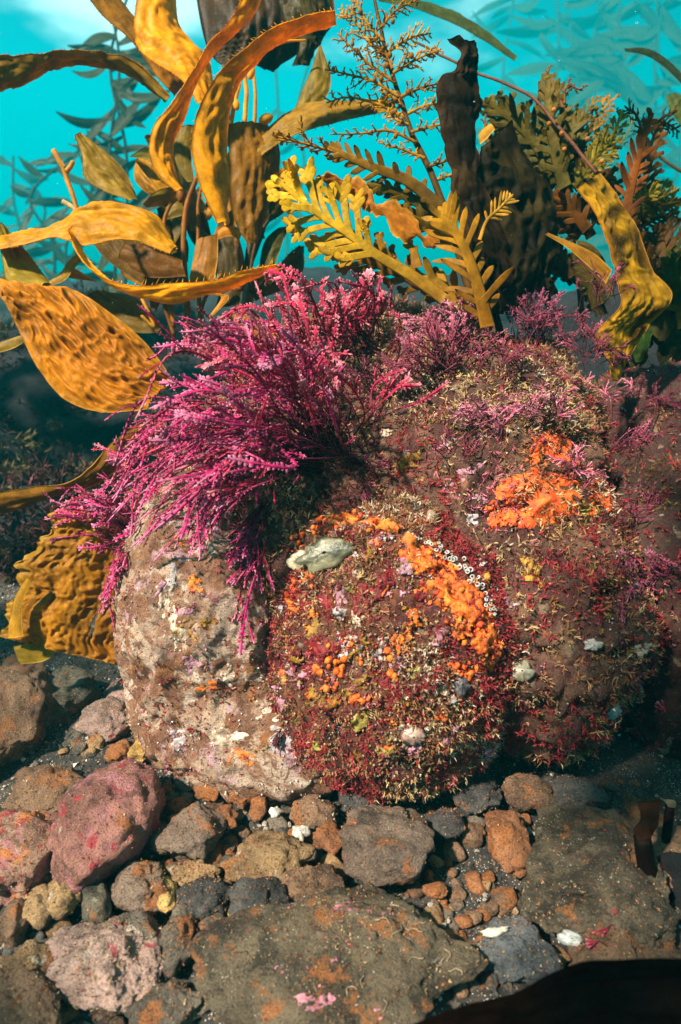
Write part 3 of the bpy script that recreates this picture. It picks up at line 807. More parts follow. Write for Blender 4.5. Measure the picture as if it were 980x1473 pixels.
# shells
def shell(name, label, x, y, hw, hh, rot, c1, c2, cone=0.35, lift=0.004, cat='shell', tilt=0.0, group=None, seed=0):
    s = surf(x, y); p0, N = (s[0], s[1]) if s is not None else (G(x, y), np.array([0, 0, 1.0]))
    g = G(x, y)
    if np.linalg.norm(g - CAM) < np.linalg.norm(p0 - CAM): p0, N = g, np.array([0, 0, 1.0])
    N = norm(N + 1.0 * norm(CAM - p0)); d = float((p0 - CAM) @ FWD)
    U = norm(RIGHT - N * (RIGHT @ N)); W = np.cross(N, U); a = math.radians(rot)
    U, W = math.cos(a) * U + math.sin(a) * W, -math.sin(a) * U + math.cos(a) * W
    nr, na = 9, 28
    th = np.linspace(0, 2 * math.pi, na, endpoint=False); V = []; C = []
    for k in range(nr):
        f = k / (nr - 1)
        edge = 1 + 0.24 * fbm(np.stack([np.cos(th) * 2.2, np.sin(th) * 2.2, th * 0 + seed], -1), 4, seed)
        X = f * np.cos(th) * edge * hw * d / FPX; Yv = f * np.sin(th) * edge * hh * d / FPX * (1 - 0.25 * np.cos(th))
        h = cone * min(hw, hh) * d / FPX * (1 - f ** 1.6) + 0.0012 * np.sin(th * 11 + seed) * f - 0.0006 * np.sin(f * 22)
        V.append(p0 + N * lift + X[:, None] * U + Yv[:, None] * W + h[:, None] * N)
        mixv = np.clip(0.5 + 0.22 * np.sin(f * 17 + th * 2 + seed) + 0.6 * fbm(np.stack([f * 3 * np.cos(th), f * 3 * np.sin(th), th * 0 + seed], -1), 3, seed), 0, 1)
        C.append(np.asarray(c1) * (1 - mixv[:, None]) + np.asarray(c2) * mixv[:, None])
    V.append(V[-1] - N * 0.0035); C.append(C[-1] * 0.8)
    V.append(V[0] - N * 0.006); C.append(C[0] * 0.8)
    V = np.vstack(V); C = np.vstack(C)
    mb = MB(); mb.add(V, ring_faces(nr + 2, na), C)
    return tag(mb.build(name, M_SHELL), label, cat, group)
shell('oyster_shell', 'grey-green flattened shell with pale rim on top of the round knob', 472, 797, 44, 20, 14, (0.035, 0.040, 0.022), (0.22, 0.19, 0.11), 0.4, 0.012, seed=3)
shell('shell_flake', 'tan ragged shell edge at the left end of the grey-green shell', 436, 806, 18, 13, 30, (0.303, 0.231, 0.132), (0.363, 0.308, 0.209), 0.4, 0.010, seed=5)
shell('white_shell', 'white elongated shell piece beside the blue-grey slate stone', 822, 1352, 19, 9, -18, (0.22, 0.22, 0.20), (0.52, 0.52, 0.50), 0.9, 0.006, seed=8)
shell('white_shell', 'white angular shell flake next to the rust-red stone', 432, 1203, 13, 12, 20, (0.32, 0.26, 0.20), (0.60, 0.54, 0.47), 0.8, 0.008, seed=9)
shell('white_shell', 'white curved shell edge behind the blue-grey slate stone', 712, 1342, 20, 6, 8, (0.26, 0.23, 0.17), (0.52, 0.48, 0.38), 0.9, 0.004, seed=10)
shell('white_shell', 'small white shell bit left of the brown angular stone', 398, 1170, 9, 7, 0, (0.3, 0.26, 0.2), (0.56, 0.5, 0.42), 0.8, 0.005, seed=11)
shell('limpet', 'pinkish round limpet low on the front of the round knob', 596, 1056, 17, 13, -8, (0.231, 0.132, 0.099), (0.303, 0.198, 0.154), 0.7, 0.006, 'limpet', seed=12)
shell('limpet', 'pale ringed limpet in the gap right of the round knob', 750, 967, 17, 15, 0, (0.187, 0.154, 0.094), (0.330, 0.297, 0.220), 0.7, 0.006, 'limpet', seed=13)
shell('limpet', 'dark ringed limpet on the lower right of the round knob', 664, 984, 11, 14, 15, (0.028, 0.022, 0.025), (0.088, 0.072, 0.072), 0.7, 0.006, 'limpet', seed=14)
shell('limpet', 'small tan limpet above the round knob on the largest boulder', 620, 745, 8, 11, 0, (0.264, 0.165, 0.099), (0.330, 0.242, 0.165), 0.8, 0.004, 'limpet', seed=15)
shell('limpet', 'whitish shell knob on the right flank of the largest boulder', 853, 928, 14, 8, 0, (0.275, 0.231, 0.198), (0.374, 0.341, 0.308), 0.7, 0.005, 'limpet', seed=16)
shell('limpet', 'pale bluish shell low on the right flank of the largest boulder', 880, 1022, 12, 10, 20, (0.220, 0.220, 0.231), (0.341, 0.330, 0.319), 0.7, 0.005, 'limpet', seed=17)
for q in range(34):
    x, y = [(rr.uniform(330, 500), rr.uniform(1105, 1200)), (rr.uniform(610, 800), rr.uniform(1230, 1380)), (rr.uniform(240, 330), rr.uniform(1060, 1150))][q % 3]
    g = G(x, y); s = surf(x, y)
    if s is not None and np.linalg.norm(s[0] - CAM) < np.linalg.norm(g - CAM) - 0.01: continue
    k = rr.uniform(2.5, 5.0)
    shell('shell_fragment', 'tiny white shell fragment lying on the dark gravel', x, y, k, k * rr.uniform(.5, .9), rr.uniform(0, 180), (0.20, 0.16, 0.12), (0.42, 0.37, 0.30), 0.3, 0.002, group='shell fragments on the gravel', seed=40 + q)

# turf: small bushy sprigs in their thousands
PAL = np.array([[.28, .018, .022], [.44, .27, .12], [.25, .10, .034], [.52, .13, .15], [.20, .14, .022], [.56, .42, .28], [.11, .020, .014], [.36, .17, .075]])
def turf(V, F, n, lmin, lmax, w, weights, parent, seed, dens=0.0, strips=5, tone=1.0):
    r = np.random.default_rng(seed)
    A, B, C = V[F[:, 0]], V[F[:, 1]], V[F[:, 2]]
    cr = np.cross(B - A, C - A); ar = np.linalg.norm(cr, axis=1); nrm = norm(cr); ctr = (A + B + C) / 3
    see = ((norm(CAM - ctr) * nrm).sum(1) > -0.15) & (ctr[:, 2] > 0.004)
    pw = ar * see * np.clip(0.8 + 0.7 * fbm(ctr * 14, 3, seed) - dens, 0.3, 2)
    k = r.choice(len(F), n, p=pw / pw.sum())
    u, v = r.random(n), r.random(n); fl = u + v > 1; u[fl] = 1 - u[fl]; v[fl] = 1 - v[fl]
    p = A[k] + u[:, None] * (B[k] - A[k]) + v[:, None] * (C[k] - A[k]); nv = nrm[k]
    reg = np.argmax(np.log(weights) + 2.2 * np.stack([fbm(p * 11 + 5 * q, 3, seed + q) for q in range(len(weights))], 1) + 0.55 * r.gumbel(size=(n, len(weights))), axis=1)
    col = PAL[reg] * r.uniform(.7, 1.25, (n, 1)) * tone
    S = strips
    L = r.uniform(lmin, lmax, n) * (0.7 + 0.6 * r.random(n))
    d0 = norm(nv + 0.45 * r.normal(size=(n, 3)) + np.array([0, 0, .12]))
    P0 = np.repeat(p - nv * 0.001, S, 0)
    along = r.uniform(0, 0.65, n * S); along[::S] = 0
    D0 = np.repeat(d0, S, 0); Lr = np.repeat(L, S)
    start = P0 + D0 * (along * Lr)[:, None]
    dd = norm(D0 + 0.75 * r.normal(size=(n * S, 3)))
    d2 = norm(dd + 0.5 * r.normal(size=(n * S, 3)))
    ln = Lr * (1 - 0.6 * along) * r.uniform(.5, .9, n * S)
    side = norm(np.cross(dd, r.normal(size=(n * S, 3)))) * (w * r.uniform(.6, 1.3, n * S))[:, None]
    mid = start + dd * (ln * .5)[:, None]; tip = mid + d2 * (ln * .5)[:, None]
    VV = np.stack([start - side * .6, start + side * .6, mid - side, mid + side, tip], 1).reshape(-1, 3)
    b = 5 * np.arange(n * S)[:, None]
    FF = np.vstack([b + np.array([[0, 1, 3]]), b + np.array([[0, 3, 2]]), b + np.array([[2, 3, 4]])])
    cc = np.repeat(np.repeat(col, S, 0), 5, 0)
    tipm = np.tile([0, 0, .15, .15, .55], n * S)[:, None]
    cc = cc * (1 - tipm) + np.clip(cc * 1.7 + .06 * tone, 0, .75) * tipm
    mb = MB(); mb.add(VV, FF, cc)
    return tag(mb.build('algal_turf', M_TURF, parent, smooth=False), kind='stuff')
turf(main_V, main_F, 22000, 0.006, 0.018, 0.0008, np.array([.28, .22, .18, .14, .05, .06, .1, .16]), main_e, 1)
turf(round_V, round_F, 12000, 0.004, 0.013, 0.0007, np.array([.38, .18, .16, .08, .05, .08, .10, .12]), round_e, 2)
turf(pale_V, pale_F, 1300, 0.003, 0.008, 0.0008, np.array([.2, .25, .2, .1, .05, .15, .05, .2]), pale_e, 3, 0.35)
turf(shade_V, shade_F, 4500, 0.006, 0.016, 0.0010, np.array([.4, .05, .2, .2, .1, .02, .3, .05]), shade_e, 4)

for q, st in enumerate(STONES):
    if st[2] < 30: continue
    V, F, o = ROCKS[4 + q]
    turf(V, F, int(70 + st[2] * st[3] * 0.045), 0.0012, 0.0045, 0.0006, np.array([.30, .10, .2, .40, .02, .10, .2, .12]) if st[5] in ('pink', 'orangepink') else np.array([.08, .16, .4, .03, .14, .08, .3, .22]), o, 700 + q, 0.2, 4)
for q in range(4):
    V, F, o = REEFM[q]
    turf(V, F, 900, 0.02, 0.06, 0.003, np.array([.05, .005, .1, .02, .3, .002, .8, .005]), o, 800 + q, 0.1, 5, 0.35)  # low tone paints the dimness of the shaded reef into its turf
# coloured specks: bryozoan, spirorbid and sponge crumbs sitting in the turf
def specks(V, F, n, parent, seed, pal, s0, s1, dens=0.0):
    r = np.random.default_rng(seed)
    A, B, C = V[F[:, 0]], V[F[:, 1]], V[F[:, 2]]
    cr = np.cross(B - A, C - A); nrm = norm(cr); ctr = (A + B + C) / 3
    see = ((norm(CAM - ctr) * nrm).sum(1) > -0.05) & (ctr[:, 2] > 0.02)
    reg = np.clip(0.35 + fbm(ctr * 22, 3, seed) - dens, 0.02, 1.5)
    pw = np.linalg.norm(cr, axis=1) * see * reg
    k = r.choice(len(F), n, p=pw / pw.sum()); w_ = r.dirichlet([1, 1, 1], n)
    p = w_[:, :1] * A[k] + w_[:, 1:2] * B[k] + w_[:, 2:] * C[k] + nrm[k] * .0015
    pal = np.array(pal)
    ch = np.argmax(2.2 * np.stack([vnoise(p * 30 + 7 * q, seed + q) for q in range(len(pal))], 1) + r.gumbel(size=(n, len(pal))), axis=1)
    mb = MB(); grains(mb, p, r.uniform(s0, s1, n), pal[ch] * r.uniform(.7, 1.2, (n, 1)), r, .8)
    return tag(mb.build('crust_specks', M_CRUST, parent), kind='stuff')
SP = [(.50, .08, .010), (.36, .11, .16), (.46, .40, .36), (.22, .010, .014), (.28, .16, .02), (.14, .02, .02), (.45, .32, .2), (.03, .02, .02)]
specks(round_V, round_F, 4200, round_e, 61, SP, .0006, .0022)
specks(main_V, main_F, 5000, main_e, 62, SP[1:], .0006, .0020, .1)
specks(pale_V, pale_F, 500, pale_e, 63, [(.66, .58, .50), (.55, .40, .28), (.4, .15, .05), (.5, .22, .26), (.12, .06, .04)], .0007, .0020)

# ------------------------------------------------------------------ coralline algae (pink jointed fronds)
def coral_frond(mb, path, hw, r, pal, branches=3, seg=0.0068, depthlim=1):
    n = max(int(np.linalg.norm(np.diff(path, axis=0), axis=1).sum() / 0.005), 6); n = min(n, 44)
    path = catmull(path, n)
    s = np.concatenate([[0], np.cumsum(np.linalg.norm(np.diff(path, axis=0), axis=1))]); L = s[-1]; t = s / L
    ph = s / seg + r.random()
    beads = np.abs(np.sin(math.pi * ph)) ** 0.8
    prof = (0.22 + 0.78 * np.clip((t - 0.18) / 0.6, 0, 1) ** 1.3) * np.clip((1.02 - t) / 0.05, 0.12, 1)
    w = hw * prof * (0.30 + 0.85 * beads)
    ref = norm(norm(CAM - path[0]) + 0.7 * r.normal(size=3))
    base, mid, tip, rim = pal
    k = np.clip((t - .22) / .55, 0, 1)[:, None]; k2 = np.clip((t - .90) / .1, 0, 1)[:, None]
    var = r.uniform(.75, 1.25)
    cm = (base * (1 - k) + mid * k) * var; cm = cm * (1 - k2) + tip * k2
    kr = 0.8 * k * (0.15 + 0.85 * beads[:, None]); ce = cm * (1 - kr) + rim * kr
    ribbon(mb, path, ref, np.maximum(w * 0.40, hw * 0.20), np.minimum(w * 0.30, 0.0007) + 0.0003, cm * .6 + ce * .4, cm)
    T0, S0, N0 = frame(path, ref)
    m = int(L * .86 / (seg * .62))
    if m > 1:
        f = np.repeat(np.linspace(.16, .995, m), 2) + r.uniform(-.004, .004, 2 * m); sd = np.tile([1.0, -1.0], m)
        i = np.clip((f * (n - 1)).astype(int), 0, n - 1)
        ln = hw * 1.35 * np.interp(f, t, prof) * r.uniform(.55, 1.25, 2 * m) + .0006
        dv = norm(T0[i] * r.uniform(.55, 1.1, (2 * m, 1)) + sd[:, None] * S0[i] + N0[i] * r.normal(size=(2 * m, 1)) * .35)
        pv_ = norm(np.cross(dv, N0[i])); wd = ln * r.uniform(.22, .36, 2 * m)
        b0 = path[i]; mid_ = b0 + dv * (ln * .62)[:, None]
        VV = np.stack([b0, mid_ + pv_ * wd[:, None], b0 + dv * ln[:, None], mid_ - pv_ * wd[:, None], mid_ + N0[i] * (wd * .55)[:, None]], 1).reshape(-1, 3)
        o5 = 5 * np.arange(2 * m)[:, None]
        FF = np.vstack([o5 + np.array([[0, 1, 4]]), o5 + np.array([[1, 2, 4]]), o5 + np.array([[2, 3, 4]]), o5 + np.array([[3, 0, 4]])])
        c0 = cm[i]; kk = np.clip((f - .3) / .5, 0, 1)[:, None] * .62; ct = c0 * (1 - kk) + rim * kk
        mb.add(VV, FF, np.stack([c0 * .8, c0 * .7 + ct * .3, ct, c0 * .7 + ct * .3, c0], 1).reshape(-1, 3))
    if branches > 0 and depthlim > 0:
        T, S, N = frame(path, ref)
        for q in range(branches):
            i = int(n * r.uniform(.35, .93)); sd = 1 if q % 2 else -1
            ln = L * r.uniform(.08, .30) * (1.25 - t[i]) + 0.006
            d = norm(T[i] * r.uniform(.8, 1.3) + sd * S[i] * r.uniform(.45, .9) + N[i] * r.normal() * .25)
            e_ = path[i] + d * ln * .5; e2 = e_ + norm(d + 0.6 * T[i] + .2 * r.normal(size=3)) * ln * .5
            coral_frond(mb, np.array([path[i], e_, e2]), hw * r.uniform(.7, .95), r, (cm[i], mid, tip, rim), 0, seg, 0)

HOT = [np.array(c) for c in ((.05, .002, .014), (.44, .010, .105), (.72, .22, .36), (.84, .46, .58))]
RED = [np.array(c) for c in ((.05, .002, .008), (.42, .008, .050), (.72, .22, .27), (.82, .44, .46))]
SOFT = [np.array(c) for c in ((.14, .02, .04), (.48, .10, .16), (.74, .36, .42), (.80, .50, .54))]
DULL = [np.array(c) for c in ((.05, .008, .014), (.20, .022, .045), (.42, .12, .16), (.55, .26, .30))]
VIO = [np.array(c) for c in ((.05, .007, .016), (.24, .028, .066), (.46, .15, .22), (.58, .32, .38))]
def bush(label, root, d, fan, n, hw, pal, seed, dtip=(-.12, .02), lift=.22, branches=4, onrock=True, rs=12, group=None, short=.45, name='coralline_alga', wild=.085):
    """fan: (degrees anticlockwise from photo right, reach in pixels)"""
    r = np.random.default_rng(seed)
    s = surf(root[0], root[1]) if onrock else None
    rp = s[0] if s is not None and abs(float((s[0] - CAM) @ FWD) - d) < .35 else P(root[0], root[1], d)
    d0 = float((rp - CAM) @ FWD)
    e = thing(name, label, 'algae', rp, group)
    A = np.array([f[0] for f in fan], float); R = np.array([f[1] for f in fan], float)
    for q in range(n):
        a = r.uniform(A[0], A[-1]); reach = np.interp(a, A, R) * (1 - (1 - short) * r.random() ** 1.8)
        x0, y0 = root[0] + r.normal() * rs, root[1] + r.normal() * rs * .6
        s = surf(x0, y0) if onrock else None
        p0 = s[0] if s is not None and np.linalg.norm(s[0] - rp) < .08 else rp + r.normal(size=3) * rs / FPX * d0 * .7
        x1 = root[0] + reach * math.cos(math.radians(a)); y1 = root[1] - reach * math.sin(math.radians(a))
        p1 = P(x1 + r.normal() * 6, y1 + r.normal() * 6, d0 + r.uniform(*dtip))
        Ln = np.linalg.norm(p1 - p0)
        up = np.array([0, -0.25, 1.0]) * Ln * lift
        pa = p0 + (p1 - p0) * .33 + up * .8 + r.normal(size=3) * Ln * wild
        pb = p0 + (p1 - p0) * .70 + up * .75 + r.normal(size=3) * Ln * wild
        mb = MB()
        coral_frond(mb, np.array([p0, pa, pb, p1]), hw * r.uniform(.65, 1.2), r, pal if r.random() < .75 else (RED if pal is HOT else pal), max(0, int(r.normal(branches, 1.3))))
        mb.build('frond', M_PINK, e)
    return e

bush('largest magenta coralline bush, long fronds sweeping left over the pale rock', (478, 650), .93,
     [(80, 120), (105, 170), (125, 235), (150, 300), (165, 280), (180, 275), (195, 280), (206, 270)], 105, .0040, HOT, 1, (-.22, .0), .13, 5, rs=20, wild=.08)
bush('dark magenta coralline fronds hanging in a curtain under the largest magenta bush', (452, 672), .90,
     [(172, 320), (185, 300), (200, 295), (212, 280), (220, 170)], 62, .0027, HOT, 2, (-.14, -.02), .28, 4, short=.5, wild=.07)
bush('magenta coralline bush with upright pale-tipped fronds above the largest magenta bush', (478, 535), 1.05,
     [(58, 160), (80, 150), (100, 150), (120, 150), (145, 190), (160, 225), (172, 220)], 50, .0054, RED, 3, (-.16, .04), .10, 5, rs=36)
bush('small magenta coralline tuft with a few upright fronds against open water', (525, 500), 1.10,
     [(55, 110), (75, 105), (95, 100), (130, 75)], 26, .0045, RED, 4, (-.08, .03), .05, 4)
bush('bright pink coralline tuft left of the pale rock, fronds pointing left', (208, 772), .90,
     [(140, 100), (160, 140), (175, 145), (195, 95)], 50, .0034, HOT, 5, (-.08, .02), .12, 3, False, 8)
bush('thin magenta coralline strands drooping over the blistered kelp blade', (205, 775), .88,
     [(225, 70), (245, 130), (262, 150), (275, 150)], 24, .0032, HOT, 6, (-.06, -.02), .22, 4, False, 6, short=.7)
bush('pink coralline sprig in front of the brown ribbon blade', (205, 690), .95,
     [(120, 60), (150, 70), (175, 75), (200, 60)], 20, .0034, HOT, 7, (-.06, .02), .1, 3, False, 10)
bush('magenta coralline strands hanging down the front of the pale rock', (398, 712), .86,
     [(232, 140), (242, 200), (252, 250), (260, 240)], 18, .0042, HOT, 8, (-.06, -.03), .10, 7, True, 5, short=.75, wild=.03)
bush('lone magenta coralline frond with two forks on the brown turf', (515, 620), .92,
     [(25, 165), (38, 120), (58, 110)], 5, .0050, RED, 9, (-.05, .0), .02, 2, True, 8, short=.85)
bush('soft pink coralline clump beside the upright fern-like leaf', (655, 500), 1.10,
     [(60, 70), (100, 75), (135, 85), (160, 90), (180, 75)], 60, .0042, SOFT, 10, (-.08, .02), .08, 4)
bush('dusky pink coralline clump in front of the black kelp stalk', (640, 540), 1.02,
     [(20, 60), (60, 80), (100, 90), (150, 95), (175, 80)], 40, .0034, DULL, 11, (-.06, .02), .08, 5)
bush('tall violet coralline spray right of the black kelp stalk', (760, 500), 1.06,
     [(55, 75), (80, 100), (98, 115), (120, 90)], 26, .0036, VIO, 12, (-.04, .02), .02, 7)
for q, (x, y, fan, n, hw, pal, lab) in enumerate([
    (800, 500, [(10, 70), (45, 75), (90, 65), (140, 60)], 34, .0030, DULL, 'dusky coralline tuft between violet spray and ruffled blade'),
    (845, 520, [(0, 60), (45, 60), (90, 60), (150, 70)], 34, .0030, DULL, 'dusky coralline tuft under the ruffled yellow-brown blade'),
    (715, 540, [(20, 55), (70, 65), (120, 70), (165, 60)], 34, .0028, DULL, 'dull maroon coralline tuft around the foot of the black stalk'),
    (700, 620, [(10, 60), (60, 45), (120, 45), (170, 70)], 36, .0026, SOFT, 'low pinkish coralline mat above the bright orange sponge'),
    (780, 600, [(0, 70), (60, 50), (120, 50), (180, 70)], 40, .0026, SOFT, 'pinkish coralline fringe over the top lobe of the orange sponge'),
    (870, 590, [(-60, 70), (-10, 60), (50, 60), (110, 55)], 34, .0030, SOFT, 'pink coralline tuft on the upper right shoulder of the largest boulder'),
    (885, 660, [(-60, 80), (-25, 90), (10, 90), (50, 70)], 44, .0028, VIO, 'mauve coralline spray right of the bright orange sponge'),
    (890, 740, [(-75, 90), (-40, 90), (0, 70), (40, 60)], 34, .0026, VIO, 'mauve coralline strands on the right flank below the mauve spray'),
    (880, 830, [(-100, 70), (-50, 60), (20, 50), (70, 50)], 22, .0026, VIO, 'mauve coralline tuft beside the dark recess'),
    (820, 690, [(-10, 50), (20, 45), (160, 50), (190, 55)], 16, .0024, SOFT, 'thin pink coralline sprigs lying across the orange sponge'),
    (930, 600, [(-40, 70), (0, 60), (60, 60), (110, 60)], 26, .0028, DULL, 'dim coralline tuft behind the right shoulder of the largest boulder'),
    (560, 560, [(20, 60), (70, 60), (120, 70), (170, 90)], 34, .0030, DULL, 'maroon coralline tuft at the back of the brown turf'),
    (520, 690, [(-80, 45), (-30, 40), (40, 45), (100, 40)], 22, .0026, DULL, 'small maroon coralline tuft at the foot of the largest magenta bush'),
    (650, 660, [(0, 45), (60, 40), (120, 40), (180, 45)], 22, .0022, DULL, 'low maroon coralline mat on the middle of the largest boulder'),
    (960, 840, [(60, 50), (120, 60), (180, 60), (240, 50)], 18, .0028, VIO, 'violet coralline tuft on the shaded boulder'),
    (945, 1040, [(40, 40), (100, 45), (160, 40)], 10, .0026, RED, 'small red coralline tuft low on the shaded boulder'),
    (880, 1352, [(150, 25), (175, 35), (200, 38)], 4, .0030, RED, 'crimson coralline sprig lying on the low orange-brown rock'),
    (870, 440, [(30, 60), (80, 70), (140, 60)], 16, .0030, DULL, 'dark coralline tuft behind the ruffled yellow-brown blade')]):
    bush(lab, (x, y), .95, fan, max(3, int(n * .6)), hw * .85, pal, 40 + q, (-.04, .02), .12, 6, True, 20, 'small coralline tufts on the boulder')
mb = MB(); r9 = np.random.default_rng(9)
e = thing('red_alga', 'fine dark red sprig hanging over the edge of the pale rock', 'algae', surf(412, 1035)[0])
for q in range(3):
    pts = [surf(412 - k * 5 + r9.normal() * 3, 1030 + k * 15)[0] + norm(CAM - P(410, 1050, .8)) * .008 for k in range(4)]
    mb = MB(); coral_frond(mb, np.array(pts), .002, r9, [np.array(c) for c in ((.05, .01, .01), (.09, .012, .015), (.1, .02, .02), (.12, .03, .03))], 5); mb.build('frond', M_TURF, e)

# ------------------------------------------------------------------ kelp
def blade(parent, L, R, d=1.2, dr=None, c1=(.50, .19, .010), c2=(.30, .10, .006), nu=80, nv=21, wr=0.004, ws=0.011, teeth=0, ruffle=0.0,
          camber=0.1, thick=0.0014, seed=0, mat=None, name='blade', aniso=3.4, blister=0.0, ragged=0.0, edgec=None, tear=0.0, tl=0.006, mott=0.0, ridc=0.12):
    dr = d if dr is None else dr
    def up(pts, dd):
        pts = [tuple(p) for p in pts]
        return np.array([P(p[0], p[1], p[2] if len(p) > 2 else dd) for p in pts])
    Lc, Rc = catmull(up(L, d), nu), catmull(up(R, dr), nu)
    v = np.linspace(0, 1, nv)[None, :, None]
    G0 = Lc[:, None] * (1 - v) + Rc[:, None] * v
    wid = np.linalg.norm(Rc - Lc, axis=1)
    mid = G0[:, nv // 2]; s = np.concatenate([[0], np.cumsum(np.linalg.norm(np.diff(mid, axis=0), axis=1))])
    du = np.gradient(G0, axis=0); dv = np.gradient(G0, axis=1)
    N = norm(np.cross(du, dv))
    tw = norm(CAM - G0); sgn = np.sign((N * tw).sum(-1).mean()) or 1.0; N = N * sgn
    vv = np.linspace(0, 1, nv)[None, :] * np.ones((nu, 1)); W = wid[:, None] * np.ones((1, nv)); S = s[:, None] * np.ones((1, nv))
    q = np.stack([S / (ws * aniso), (vv - .5) * W / ws, np.full_like(S, seed * 3.7)], -1)
    warp = vnoise(q * 0.5, seed + 2)
    q2 = q + 0.8 * warp[..., None]
    rid = 1 - 2 * np.abs(vnoise(q2, seed)); rid2 = 1 - 2 * np.abs(vnoise(q2 * np.array([1.6, 2.6, 1]) + 9, seed + 1))
    fade = np.clip(W / 0.03, 0, 1)
    h = wr * (rid + 0.45 * rid2) * fade * np.clip(np.minimum(vv, 1 - vv) * 9, 0.25, 1)
    if blister:
        bq = np.stack([S / .012, (vv - .5) * W / .012, np.full_like(S, seed)], -1)
        h = h + blister * (0.7 - 2.2 * np.abs(fbm(bq, 2, seed + 7)))
    h = h + camber * W * np.sin(math.pi * vv)
    eg = np.abs(2 * vv - 1) ** 3
    h = h + ruffle * eg * (np.sin(S / 0.021 + (vv > .5) * 1.7 + 2 * vnoise(q * .4, seed + 5)) + 0.4 * np.sin(S / 0.009 + seed))
    V0 = G0 + N * h[..., None]
    if ragged:
        jl = ragged * fbm(np.stack([s / .02, s * 0 + seed, s * 0], -1), 4, seed + 11); jr = ragged * fbm(np.stack([s / .02, s * 0 + seed + 5, s * 0], -1), 4, seed + 12)
        dirv = norm(Rc - Lc)
        V0 = V0 + dirv[:, None] * ((jl[:, None] * (1 - vv) ** 3 - jr[:, None] * vv ** 3) * np.minimum(1, W / .02))[..., None]
    cn = np.clip(0.45 + 0.35 * fbm(q * np.array([.12, .2, 1]) + 3, 2, seed + 20) , 0, 1)[..., None]
    C = np.asarray(c1) * (1 - cn) + np.asarray(c2) * cn
    C = C * (1 + ridc * rid[..., None] + 0.20 * rid2[..., None])
    if mott: C = C * (1 - mott * np.clip(.55 - .9 * vnoise(q * np.array([.9, .6, 1]) + 5, seed + 60), 0, 1))[..., None]
    if edgec is not None:
        k = (np.abs(2 * vv - 1) ** 8)[..., None]; C = C * (1 - k) + np.asarray(edgec) * k
    N2 = norm(np.cross(np.gradient(V0, axis=0), np.gradient(V0, axis=1))) * sgn
    top = (V0 + N2 * thick / 2).reshape(-1, 3); bot = (V0 - N2 * thick / 2).reshape(-1, 3)
    idx = np.arange(nu * nv).reshape(nu, nv); M = nu * nv
    f = np.stack([idx[:-1, :-1], idx[:-1, 1:], idx[1:, 1:], idx[1:, :-1]], -1).reshape(-1, 4)
    ok = np.ones(len(f), bool)
    if tear:
        hole = fbm(q * 0.55 + 31, 3, seed + 40); hole = hole.ravel()[f].mean(1); ok = hole < tear
    f = f[ok]
    per = np.concatenate([idx[0, :], idx[1:, -1], idx[-1, -2::-1], idx[-2:0:-1, 0]])
    pn = np.roll(per, -1)
    rim = np.stack([per, pn, pn + M, per + M], -1)
    mb = MB(); mb.add(np.vstack([top, bot]), np.vstack([f, f[:, ::-1] + M, rim]), np.vstack([C.reshape(-1, 3)] * 2))
    if teeth:
        for side, edge in ((0, V0[:, 0]), (1, V0[:, -1])):
            es = np.concatenate([[0], np.cumsum(np.linalg.norm(np.diff(edge, axis=0), axis=1))]); rt = np.random.default_rng(seed * 2 + side)
            p = 0.004
            while p < es[-1] - .004:
                i = int(np.searchsorted(es, p)); i = min(max(i, 1), nu - 2)
                t = norm(edge[i + 1] - edge[i - 1]); out = norm(V0[i, 0] - V0[i, 2]) if side == 0 else norm(V0[i, -1] - V0[i, -3])
                ln = tl * rt.uniform(.5, 1.25); b = edge[i] - out * .001
                tip = b + out * ln + t * ln * rt.uniform(.2, .9) * teeth + N2[i, 0] * rt.normal() * .001
                mb.add(np.array([b - t * .0011, b + t * .0011, b + N2[i, 0] * .0009, tip]), [[0, 1, 3], [1, 2, 3], [2, 0, 3], [0, 2, 1]], np.asarray(c1) * 1.1)
                p += rt.uniform(.006, .012)
    return mb.build(name, mat or M_KELP, parent)

def stipe(parent, pts, d, r0, r1, c, name='stipe', k=7, n=30, mat=None):
    path = catmull([P(p[0], p[1], p[2] if len(p) > 2 else d) for p in pts], n)
    path = path + 0.0012 * np.stack([vnoise(path * 40, s_) for s_ in (1, 2, 3)], -1)
    mb = MB(); tube(mb, path, np.linspace(r0, r1, n), c, k); return mb.build(name, mat or M_KELP, parent)

def bulb(parent, x, y, d, hw, hh, rot, c):
    V, F = ico(3); p0 = P(x, y, d); a = math.radians(rot)
    tp = 1 - 0.45 * np.clip(V[:, 2], -1, 1) ** 3 * (V[:, 2] > 0)
    V = V * np.stack([tp * hw, tp * hw, np.full(len(V), hh)], -1) * d / FPX
    up = math.sin(a) * RIGHT + math.cos(a) * UP; rt = math.cos(a) * RIGHT - math.sin(a) * UP
    V = p0 + V[:, :1] * rt + V[:, 1:2] * FWD + V[:, 2:] * up
    mb = MB(); mb.add(V, F, c); return mb.build('float_bladder', M_KELP, parent)

OR1, OR2 = (.88, .365, .003), (.62, .22, .002)
BR1, BR2 = (.40, .165, .004), (.20, .075, .003)
OL1, OL2 = (.28, .165, .008), (.13, .085, .006)
YE1, YE2 = (.92, .45, .005), (.70, .30, .004)
DK1, DK2 = (.10, .045, .008), (.045, .020, .005)

